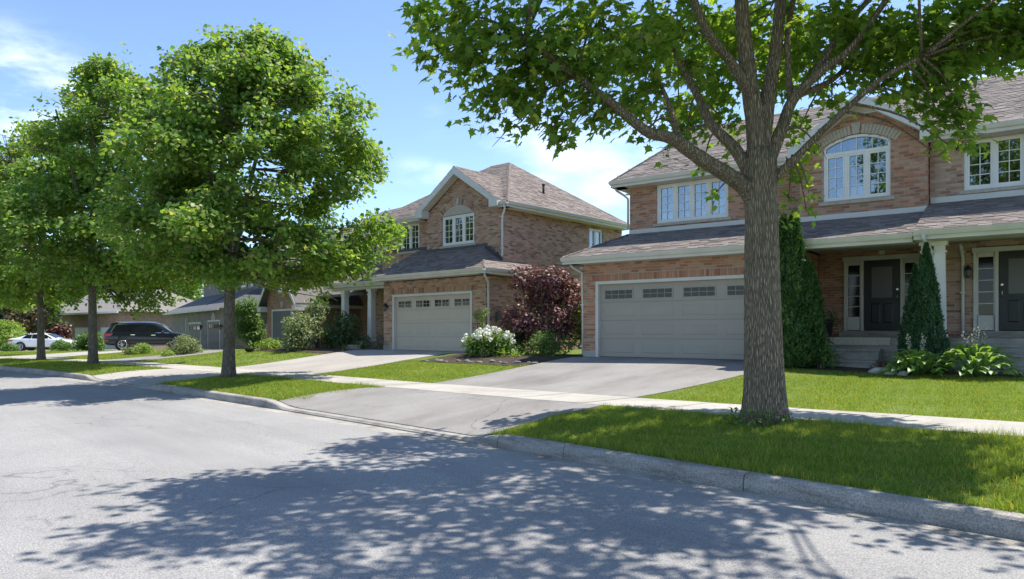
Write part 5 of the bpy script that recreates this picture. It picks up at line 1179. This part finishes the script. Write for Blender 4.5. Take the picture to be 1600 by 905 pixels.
for i in range(46):
    a = rs.uniform(0, 6.28); f = math.sqrt(rs.uniform(0, 1)); sp.append((math.cos(a)*f*1.12, math.sin(a)*f*.7-.1, .24+.6*math.sqrt(1-f*f*.8)+rs.normal(0, .05)))
flower_heads(t, sp, .075, 'petal')
x, y = -15.35, 15.85; shrub('boxwood_shrub', x, y, blob(.75, .5, .5, 16, .27, 63, .12), 'rounded green shrub against the corner of the grey garage wall', 'leafg', .07, 2200, 4, OVAL)
x, y = -17.5, 16.6; shrub('dark_shrub', x, y, blob(.7, .5, .6, 14, .3, 64, .15), 'dark green shrub under the purple maple', 'leafd', .09, 1500)
x, y = -15.4, 17.6; shrub('leafy_shrub', x, y, blob(.6, .5, 1.1, 16, .3, 65, .4), 'lime green bush behind the rounded shrub under the purple maple', 'leafy', .10, 1200, droop=.5)
x, y = h2(5.2, -.35); shrub('climbing_rose', x, y, [(0, 0, 1.2, .14), (.15, .05, 1.45, .18), (-.15, 0, 1.35, .13), (.1, 0, 1.05, .12), (0, 0, .7, .1)], 'thin lime climber on the downspout beside the beige garage', 'leafy', .08, 2600, 2)
x, y = -16.3, 15.0; shrub('low_perennial', x, y, blob(.5, .25, .12, 8, .14, 66, .05), 'low yellow green plants along the stone bed edge', 'leafy', .07, 2500, 2)
# cedars beside the porch steps
def conifer(name, x, y, H, rb, label, mat, n, size, seed, spire=1.0, cat='conifer', group=None, soft=.25):
    rs = np.random.default_rng(seed); z = gxy(x, y); t = empty(name, (x, y, z), 0, label, cat, group)
    mb = MB(); mb.tube([(0, 0, -.1), (0, 0, H*.9)], [.06, .015], M['barkf'], 7); mb.build('trunk', t)
    f = rs.uniform(0, 1, n)**1.25; an = rs.uniform(0, 6.283, n); pr = (1-f)**spire*(1-np.exp(-f*14-.9)); pr *= 1+.13*np.sin(an*3+f*9)+.10*np.sin(an*7-f*23)+rs.normal(0, .05, n)
    r = rb*pr*rs.uniform(.55, 1, n)**.4
    P_ = np.stack([np.cos(an)*r, np.sin(an)*r, .04+f*(H-.12)], 1); o = np.stack([np.cos(an), np.sin(an), np.zeros(n)], 1)
    nrm = o*.8+rs.normal(0, .55, (n, 3)); tip = o*.5+np.array([0, 0, .75])+rs.normal(0, soft, (n, 3))
    o_ = link('foliage', scatter_mesh('foliage', SPRAY[0], SPRAY[1], P_, frames(nrm, tip), np.repeat(size*rs.uniform(.6, 1.3, (n, 1)), 3, 1), M[mat]), t); o_['kind'] = 'stuff'; return t
for i, (u, v, H, rb, lb) in enumerate(((5.74, -.72, 3.72, .47, 'tallest cedar just right of the big trunk, its tip at the porch gutter'), (5.50, -.70, 3.66, .42, 'slim cedar half behind the big maple trunk'), (6.08, -.68, 2.5, .42, 'shorter cedar on the porch side of the cedar clump'), (5.75, -1.0, 1.75, .62, 'low bushy cedar at the front of the cedar clump'))):
    x, y = h1(u, v); conifer('cedar', x, y, H, rb, lb, 'cedar', 12000, .095, 70+i, .62, 'cedar', 'cedars beside the porch steps')
x, y = h1(8.50, -.75); conifer('dwarf_spruce', x, y, 2.85, .47, 'dense cone shaped spruce in front of the porch columns', 'spruce', 15000, .062, 80, .85, 'spruce', 'cone spruces before the porch')
x, y = h1(8.22, -.2); conifer('dwarf_spruce', x, y, 2.42, .40, 'smaller darker spruce behind the cone shaped spruce', 'spruce', 8000, .062, 81, .85, 'spruce', 'cone spruces before the porch')
# hostas with single leaves
hm = bpy.data.meshes.new('leaf'); hv, hf = [], []
for i in range(7):
    tt = i/6; w = .30*math.sin(math.pi*min(1, tt*.93+.07))**.8*(1-.25*tt); zz = .42*math.sin(tt*1.9)-.42*tt*tt
    hv += [(-w, tt, zz+.05*w*3), (0, tt, zz-.03), (w, tt, zz+.05*w*3)]
for i in range(6):
    for j in range(2): a = i*3+j; hf.append((a, a+1, a+4, a+3))
hm.from_pydata(hv, [], hf); hm.materials.append(M['hosta']); hm.polygons.foreach_set('use_smooth', [True]*len(hf))
def hosta(x, y, rad, label, seed, stalks=0, n=110):
    rs = np.random.default_rng(seed); z = gxy(x, y)+.02; t = empty('hosta', (x, y, z), 0, label, 'hosta', 'hostas before the porch')
    for i in range(n):
        f = (i+.5)/n; a = i*2.399+rs.normal(0, .2); q = rad*.86*math.sqrt(f); zz = .05+.40*(1-f**1.3)*rad/.8+rs.uniform(0, .05); ln = rs.uniform(.20, .29)
        o = link('leaf', hm, t); o.location = (math.cos(a)*q*.82, math.sin(a)*q*.82, zz); o.rotation_euler = (R(34-40*f)+rs.normal(0, .16), rs.normal(0, .22), a-math.pi/2+rs.normal(0, .25)); o.scale = (ln*1.0, ln, ln)
    mb = MB()
    for i in range(40):
        a = rs.uniform(0, 6.28); q = rad*.6*math.sqrt(rs.uniform(0, 1)); mb.tube([(math.cos(a)*.05, math.sin(a)*.05, 0), (math.cos(a)*q, math.sin(a)*q, .06+.36*(1-(q/rad)**2)*rad/.8)], .006, M['hosta'], 4)
    tag(mb.build('stems', t), kind='stuff')
    for i in range(stalks):
        mb = MB(); a = rs.uniform(0, 6.28); q = rs.uniform(.02, .3); e = Vector((math.cos(a)*q*1.4, math.sin(a)*q*1.4, rs.uniform(.75, 1.05))); p0 = Vector((math.cos(a)*.1, math.sin(a)*.1, .1))
        mb.tube([p0, (p0+e)/2+Vector((0, 0, .05)), e], [.006, .005, .003], M['leafs'], 5)
        for j in range(18):
            c = p0.lerp(e, .55+.45*j/18)+Vector(rs.normal(0, .018, 3).tolist()); mb.lathe([(.0, 0), (.010, .008), (.014, .026), (.004, .032)], M['petalp'], 5, c)
        mb.build('flower_stalk', t)
x, y = h1(8.42, -1.5); hosta(x, y, .62, 'smaller hosta clump nearest the porch steps', 90, 4)
x, y = h1(9.42, -1.6); hosta(x, y, .86, 'larger spreading hosta clump right of the smaller one', 91, 7, 150)
x, y = h1(5.35, -1.3); hosta(x, y, .24, 'low hosta leaves at the foot of the big cedars', 92, 0, 30)
x, y = h1(6.38, -.85); shrub('boxwood_shrub', x, y, blob(.28, .25, .4, 8, .2, 93, .1), 'small light green shrub between the cedars and the steps', 'leafg', .07, 2400)
x, y = h1(6.22, -.1); shrub('spirea_shrub', x, y, blob(.3, .3, .65, 10, .2, 94, .15), 'dull leaved shrub beside the top of the porch steps', 'leafm', .06, 2200)
x, y = h1(7.68, -.75); shrub('heuchera', x, y, blob(.2, .16, .2, 6, .12, 95, .06), 'small reddish plant right of the lowest step', 'leafm', .06, 3000)
# potted plant on the porch
x, y = h1(6.0, 1.0); t = empty('flower_pot', (x, y, 1.40), 0, 'black pot of dark leafy flowers on the porch by the sidelight', 'pot')
mb = MB(); mb.lathe([(.14, 0), (.2, .02), (.24, .36), (.27, .38), (.27, .42), (.235, .42), (.22, .36)], M['black'], 18); mb.build('pot', t)
foliage('foliage', [(0, 0, .5, .22), (.2, 0, .52, .17), (-.2, .05, .5, .17), (.3, -.05, .42, .12), (0, -.15, .45, .15)], 2200, .08, M['leafd'], t)
flower_heads(t, [(random.uniform(-.3, .3), random.uniform(-.25, .1), random.uniform(.5, .7)) for _ in range(9)], .025, 'petalp', 8)
# stones
def rock(x, y, r, label, seed, sq=(1, .8, .6), mat='stonew', group=None):
    rs = np.random.default_rng(seed); import bmesh
    bm = bmesh.new(); bmesh.ops.create_icosphere(bm, subdivisions=3, radius=1); ph = rs.uniform(0, 6, 6)
    for v in bm.verts:
        n = v.co.copy(); k = 1+.16*math.sin(n.x*3+ph[0])*math.cos(n.y*3+ph[1])+.12*math.sin(n.z*4+ph[2]+n.x*2); v.co = Vector((n.x*sq[0], n.y*sq[1], n.z*sq[2]))*k*r
    me = bpy.data.meshes.new('rock'); bm.to_mesh(me); bm.free(); me.materials.append(M[mat]); me.polygons.foreach_set('use_smooth', [True]*len(me.polygons)); o = link('rock', me); o.location = (x, y, gxy(x, y)+r*sq[2]*.45); o.rotation_euler = (0, 0, rs.uniform(0, 6)); return tag(o, label, 'rock', group)
for i, (u, v, r, lb) in enumerate(((7.62, -1.15, .17, 'pale rock left of the hostas by the lowest step'), (7.9, -1.3, .15, 'second pale rock right of the first by the steps'), (8.15, -1.4, .11, 'small pale rock under the smaller hosta'))):
    x, y = h1(u, v); rock(x, y, r, lb, i)
for i in range(14):
    f = i/13; s_ = 18.6-4.4*f; e_ = 7.45+.12*math.sin(i*1.7)+.35*f; rock(-s_, dk(s_)+e_, .075+.04*((i*7) % 3)/2, 'flat grey stone edging the bed under the purple maple', 20+i, (1.2, .8, .5), 'rockgrey', 'edging stones of the purple maple bed')
# planting before the white columned porch
x, y = h2(-4.6, -1.5); shrub('viburnum', x, y, blob(1.0, .8, 1.2, 22, .4, 101, .2), 'spreading sage green shrub before the columned porch', 'leafs', .13, 1000, 6, OVAL, droop=.5)
x, y = h2(-4.9, -.4); shrub('viburnum', x, y, blob(.6, .5, .7, 12, .28, 102, 1.3), 'pale tall shrub against the columned porch', 'leafs', .11, 1000, 5, OVAL)
x, y = h2(-3.2, -.4); shrub('yew_shrub', x, y, blob(1.05, .6, 1.1, 20, .36, 103, .3), 'dark green shrub in front of the porch steps', 'leafd', .11, 1100, 5, OVAL)
x, y = h2(-1.5, -.3); shrub('potted_shrub', x, y, blob(.22, .22, .4, 7, .17, 104, .15), 'little dark shrub at the foot of the right porch column', 'leafd', .08, 2000)
x, y = h2(-6.6, -1.6); shrub('low_spirea', x, y, blob(.85, .5, .22, 12, .25, 105, .1), 'low light green mound beside the charcoal garage door', 'leafy', .09, 1600)
x, y = h2(-.55, -.3); shrub('fern', x, y, blob(.2, .15, .3, 5, .14, 106, .12), 'small dull plant between porch column and garage wall', 'leafm', .08, 1800)
# hedge shrub and others further left
p = at(388, 545, 40.5); shrub('columnar_shrub', p.x, p.y, blob(.85, .7, 2.3, 24, .42, 107, .3), 'tall bright green shrub left of the charcoal garage door', 'leafg', .16, 800, 4, OVAL)
p = at(287, 556, 34.5); shrub('round_shrub', p.x, p.y, blob(1.0, .7, .55, 20, .34, 108, .15), 'clipped round shrub on the lawn right of the suv', 'leafs', .09, 1700, 5, OVAL)
p = at(264, 560, 33.5); shrub('low_spirea', p.x, p.y, blob(.55, .3, .12, 7, .18, 109, .06), 'low lime plant left of the clipped round shrub', 'leafy', .09, 1500)
p = at(222, 552, 37.5); shrub('round_shrub', p.x, p.y, blob(.65, .4, .35, 10, .25, 110, .1), 'small light green bush in front of the suv wheel', 'leafy', .10, 1500)
p = at(201, 553, 37.5); shrub('sage_plant', p.x, p.y, blob(.4, .3, .2, 7, .2, 111, .08), 'small dull plant left of the bush by the suv wheel', 'leafs', .10, 1500)
p = at(140, 545, 50); shrub('clipped_hedge', p.x, p.y, blob(1.5, .7, .75, 26, .42, 112, .25), 'square clipped hedge between the white sedan and the suv', 'leafg', .15, 900, 4, OVAL, 'hedge')
p = at(95, 545, 53); shrub('clipped_hedge', p.x, p.y, blob(1.9, .5, .35, 24, .32, 113, .2), 'low clipped hedge in front of the white sedan', 'leafg', .13, 1100, 4, OVAL, 'hedge')
p = at(94, 540, 66); shrub('barberry', p.x, p.y, blob(1.8, 1.0, 1.4, 24, .6, 114, .5), 'dark purple shrub behind the white sedan', 'leafr', .22, 520, 4, LEAF_S)
p = at(12, 545, 60); shrub('clipped_hedge', p.x, p.y, blob(2.6, 1.2, 1.5, 34, .75, 115, .5), 'bright green hedge at the left edge behind the sedan', 'leafy', .22, 500, 4, OVAL, 'hedge')
p = at(25, 545, 64); shrub('flowering_tree', p.x, p.y, blob(3.0, 2.0, 2.8, 40, .9, 116, 2.4), 'small mauve leaved tree above the hedge at the left edge', 'leafm', .26, 420, 4, LEAF_S, 'tree')
p = at(14, 548, 54); shrub('clipped_hedge', p.x, p.y, blob(1.3, .4, .3, 14, .3, 117, .15), 'very low hedge left of the white sedan', 'leafg', .13, 1100, 3, OVAL, 'hedge')
p = at(390, 559, 31.5); t = empty('hanging_basket', (p.x, p.y, gxy(p.x, p.y)), 0, 'small low planter bowl on the lawn right of the second maple', 'planter')
mb = MB(); mb.lathe([(.04, .0), (.16, .05), (.24, .17), (.25, .2), (.2, .19)], M['black'], 14); mb.build('bowl', t); foliage('foliage', [(0, 0, .28, .13), (.05, 0, .38, .08)], 2000, .09, M['leafg'], t)

# ------------------------------------------------------------------ cars
def car(kind, loc, ang, label, st, W, paint, glassq, wheels, wr, lamps):
    t = empty(kind, loc, ang, label, 'car'); mb = MB(); rings = []
    for (x, zb, zbelt, zroof, k, kr) in st:
        w = W/2*k; r = W/2*kr*k; rings.append([(x, 0, zb), (x, w*.86, zb), (x, w*.98, zb+.12), (x, w, zb+(zbelt-zb)*.55), (x, w*.965, zbelt-.02), (x, w*.94, zbelt+.01), (x, r+(w*.94-r)*.12, zbelt+(zroof-zbelt)*.86), (x, r*.86, zroof-.01), (x, 0, zroof+.012)])
    n = len(rings[0])
    full = [rg+[(p[0], -p[1], p[2]) for p in rg[-2:0:-1]] for rg in rings]; m_ = len(full[0])
    for i in range(len(full)-1):
        for j in range(m_): jj = (j+1) % m_; mb.poly([full[i][j], full[i][jj], full[i+1][jj], full[i+1][j]], paint, True)
    mb.poly(full[0][::-1], paint); mb.poly(full[-1], paint)
    body = mb.build('body', t); import bmesh
    bm = bmesh.new(); bm.from_mesh(body.data); bmesh.ops.remove_doubles(bm, verts=bm.verts, dist=1e-4); bm.to_mesh(body.data); bm.free()
    sub = body.modifiers.new('s', 'SUBSURF'); sub.levels = sub.render_levels = 2
    def side_y(x, z):
        xs = [q[0] for q in st]; f = lambda c: float(np.interp(x, xs, [q[c] for q in st])); zbelt, zroof = f(2), f(3); w = W/2*f(4); r = W/2*f(4)*f(5)
        if z < zbelt: return w*.985
        return w*.94+(r-w*.94)*min(1, (z-zbelt)/max(.05, zroof-zbelt)*.95)
    for sg in (-1, 1):
        for nm, out, mat, off in glassq:
            g2 = MB(); g2.prism([Vector((x, sg*(side_y(x, z)+off), z)) for x, z in out], (0, -sg*.03, 0), mat); g2.build(nm, t)
    for (x0, z0, x1, z1, k, nm, mat) in lamps:          # end glass etc: quads across the car
        g2 = MB(); a = k*W/2; g2.prism([Vector((x0, -a, z0)), Vector((x0, a, z0)), Vector((x1, a*.86, z1)), Vector((x1, -a*.86, z1))], Vector((z1-z0, 0, x0-x1)).normalized()*.02*(1 if x0 > 0 else -1)*-1 if False else (0, 0, .02), mat); g2.build(nm, t)
    for x in wheels:
        for sg in (-1, 1):
            y = sg*(W/2-.075); wm = MB(); wm.lathe([(wr*.62, -.11), (wr*.95, -.11), (wr, -.07), (wr, .07), (wr*.95, .11), (wr*.62, .11)], M['tyre'], 28, (x, y, wr), 1); w = wm.build('wheel', t)
            rm = MB(); rm.lathe([(wr*.70, .108), (wr*.66, .118), (wr*.60, .118), (wr*.60, .085)] if sg > 0 else [(wr*.70, -.108), (wr*.66, -.118), (wr*.60, -.118), (wr*.60, -.085)], M['rim'], 28, (x, y, wr), 1)
            for q in range(10):
                a = 6.283*q/10; d = Vector((math.cos(a), 0, math.sin(a))); s_ = Vector((-math.sin(a), 0, math.cos(a)))*wr*.055; c = Vector((x, y+sg*.09, wr)); rm.prism([c+d*wr*.1-s_, c+d*wr*.61-s_, c+d*wr*.61+s_, c+d*wr*.1+s_], (0, sg*.02, 0), M['rim'])
            rm.lathe([(0, .117*sg), (wr*.13, .117*sg), (wr*.14, .085*sg)], M['rim'], 12, (x, y, wr), 1); rm.build('rim', w)
            ar = MB(); yy = sg*(W/2-.008); ar.prism([Vector((x+(wr+.055)*math.cos(6.283*q/26), yy, wr+.02+(wr+.055)*math.sin(6.283*q/26))) for q in range(26)], (0, -sg*.28, 0), M['black']); ar.build('wheel_well_shade', t)  # black disc: shade of the wheel well gap painted as a solid
    return t
def arch_fix(t): pass
G, D_ = M['dglass'], .012
p = at(226, 545, 45.0); sz = gxy(p.x, p.y)+.02
ang = math.atan2(.92, .39)
SUV = [(-2.46, .48, .86, .9, .86, .9), (-2.43, .40, 1.0, 1.06, .93, .9), (-2.33, .34, 1.08, 1.22, .97, .84), (-2.05, .30, 1.10, 1.62, .99, .76), (-1.75, .29, 1.11, 1.72, 1, .75), (-.9, .28, 1.10, 1.765, 1, .76), (0, .28, 1.08, 1.77, 1, .77), (.55, .28, 1.07, 1.71, 1, .77), (.95, .28, 1.07, 1.50, 1, .79), (1.35, .29, 1.06, 1.16, 1, .86), (1.5, .29, 1.05, 1.10, .99, .86), (2.05, .30, .98, 1.03, .97, .8), (2.33, .36, .84, .9, .9, .8), (2.46, .46, .70, .74, .8, .8)]
q = [('window', [(-2.0, 1.17), (-1.25, 1.15), (-1.25, 1.60), (-1.75, 1.58)], G, D_), ('window', [(-1.2, 1.15), (-.15, 1.13), (-.15, 1.63), (-1.2, 1.60)], G, D_), ('window', [(-.1, 1.13), (1.0, 1.12), (.85, 1.22), (.35, 1.56), (-.1, 1.63)], G, D_),
     ('chrome_trim', [(-2.1, 1.11), (1.12, 1.07), (1.12, 1.10), (-2.1, 1.15)], M['chrome'], .014), ('chrome_trim', [(-2.1, 1.12), (-1.82, 1.60), (-1.2, 1.645), (-1.2, 1.615), (-1.79, 1.57), (-2.05, 1.13)], M['chrome'], .014), ('door_handle', [(-.98, .95), (-.75, .95), (-.75, .985), (-.98, .985)], M['chrome'], .03), ('door_handle', [(.15, .93), (.38, .93), (.38, .965), (.15, .965)], M['chrome'], .03),
     ('door_seam', [(-.13, .42), (-.115, .42), (-.115, 1.06), (-.13, 1.06)], M['black'], .006), ('door_seam', [(-1.2, .75), (-1.185, .75), (-1.185, 1.08), (-1.2, 1.08)], M['black'], .006), ('door_seam', [(1.0, .42), (1.015, .42), (1.015, 1.04), (1.0, 1.04)], M['black'], .006),
     ('side_skirt', [(-1.0, .30), (.95, .30), (.95, .40), (-1.0, .40)], M['plastic'], .012), ('tail_lamp', [(-2.40, .86), (-2.05, .93), (-1.93, 1.06), (-2.34, 1.05)], M['tail'], .012), ('bumper_lamp', [(-2.42, .58), (-2.2, .58), (-2.2, .64), (-2.42, .64)], M['tail'], .012),
     ('roof_rail', [(-1.8, 1.74), (.4, 1.76), (.4, 1.80), (-1.8, 1.78)], M['silver'], -.02)]
p = p+Vector((.26, .28, 0))
suv = car('parked_suv', (p.x, p.y, sz), ang, 'dark blue suv parked in a driveway with its back to the road', SUV, 1.98, M['navy'], q, (-1.42, 1.50), .38, [])
def end_quad(t, nm, pts, mat, th=.02):
    g2 = MB(); v = [Vector(a) for a in pts]; n = (v[1]-v[0]).cross(v[2]-v[0]).normalized(); g2.prism([a+n*.012 for a in v], -n*th, mat); return g2.build(nm, t)
end_quad(suv, 'rear_window', [(-2.36, .72, 1.14), (-2.36, -.72, 1.14), (-2.06, -.62, 1.58), (-2.06, .62, 1.58)], G, .08)
end_quad(suv, 'spoiler', [(-2.12, .66, 1.62), (-2.12, -.66, 1.62), (-1.75, -.66, 1.74), (-1.75, .66, 1.74)], M['black'], .05)
for sg in (-1, 1): end_quad(suv, 'tail_lamp', [(-2.44, sg*.92, .86), (-2.44, sg*.52, .92), (-2.40, sg*.55, 1.04), (-2.40, sg*.90, 1.05)][::(1 if sg > 0 else -1)], M['tail'], .05)
end_quad(suv, 'number_plate', [(-2.475, .26, .80), (-2.475, -.26, .80), (-2.465, -.26, .95), (-2.465, .26, .95)], M['white'], .02)
end_quad(suv, 'rear_bumper', [(-2.49, .80, .42), (-2.49, -.80, .42), (-2.48, -.82, .58), (-2.48, .82, .58)], M['silver'], .08)
end_quad(suv, 'windscreen', [(.66, -.68, 1.64), (1.32, -.76, 1.14), (1.32, .76, 1.14), (.66, .68, 1.64)], G, .02)
for sg in (-1, 1):
    mb = MB(); mb.lathe([(0, -.1), (.07, -.08), (.09, 0), (.07, .08), (0, .1)], M['navy'], 10, (.78, sg*1.06, 1.13), 1); mb.build('mirror', suv)
    end_quad(suv, 'headlamp', [(2.36, sg*.78, .74), (2.36, sg*.5, .78), (2.28, sg*.5, .88), (2.25, sg*.82, .88)][::(-1 if sg > 0 else 1)], M['silver'], .04)
p = at(70, 545, 58.5); sz = gxy(p.x, p.y)+.02
SED = [(-2.40, .45, .80, .84, .84, .9), (-2.36, .36, .92, .96, .92, .9), (-2.1, .30, .96, 1.02, .97, .84), (-1.7, .27, .95, 1.06, 1, .80), (-1.1, .26, .94, 1.33, 1, .74), (-.5, .26, .93, 1.43, 1, .74), (.1, .26, .92, 1.44, 1, .74), (.5, .26, .92, 1.36, 1, .75), (.95, .26, .92, 1.10, 1, .80), (1.25, .26, .91, .97, 1, .86), (1.9, .27, .85, .90, .97, .84), (2.25, .32, .72, .77, .9, .8), (2.40, .42, .60, .64, .8, .8)]
q = [('window', [(-1.35, 1.0), (-.62, .99), (-.62, 1.33), (-1.0, 1.29)], G, D_), ('window', [(-.57, .99), (.18, .98), (.18, 1.36), (-.57, 1.34)], G, D_), ('window', [(.23, .98), (.98, .97), (.88, 1.03), (.45, 1.30), (.23, 1.35)], G, D_),
     ('door_handle', [(-.55, .82), (-.35, .82), (-.35, .85), (-.55, .85)], M['chrome'], .02), ('door_handle', [(.35, .81), (.55, .81), (.55, .84), (.35, .84)], M['chrome'], .02), ('door_seam', [(.2, .35), (.212, .35), (.212, .92), (.2, .92)], M['plastic'], .005), ('door_seam', [(-.7, .6), (-.69, .6), (-.69, .92), (-.7, .92)], M['plastic'], .005),
     ('tail_lamp', [(-2.32, .72), (-2.0, .78), (-1.9, .88), (-2.28, .88)], M['tail'], .012)]
sed = car('parked_sedan', (p.x, p.y, sz), math.atan2(.82, .57), 'white sedan parked in a driveway behind the far maples', SED, 1.84, M['carwhite'], q, (-1.40, 1.42), .34, [])
end_quad(sed, 'rear_window', [(-1.78, .62, 1.03), (-1.78, -.62, 1.03), (-1.16, -.56, 1.34), (-1.16, .56, 1.34)], G, .03)
end_quad(sed, 'windscreen', [(.52, -.60, 1.35), (1.16, -.68, .99), (1.16, .68, .99), (.52, .60, 1.35)], G, .02)
for sg in (-1, 1):
    mb = MB(); mb.lathe([(0, -.08), (.06, -.06), (.075, 0), (.06, .06), (0, .08)], M['carwhite'], 10, (.72, sg*.97, .98), 1); mb.build('mirror', sed)
    end_quad(sed, 'tail_lamp', [(-2.385, sg*.84, .72), (-2.385, sg*.5, .76), (-2.35, sg*.5, .88), (-2.34, sg*.84, .88)][::(1 if sg > 0 else -1)], M['tail'], .04)
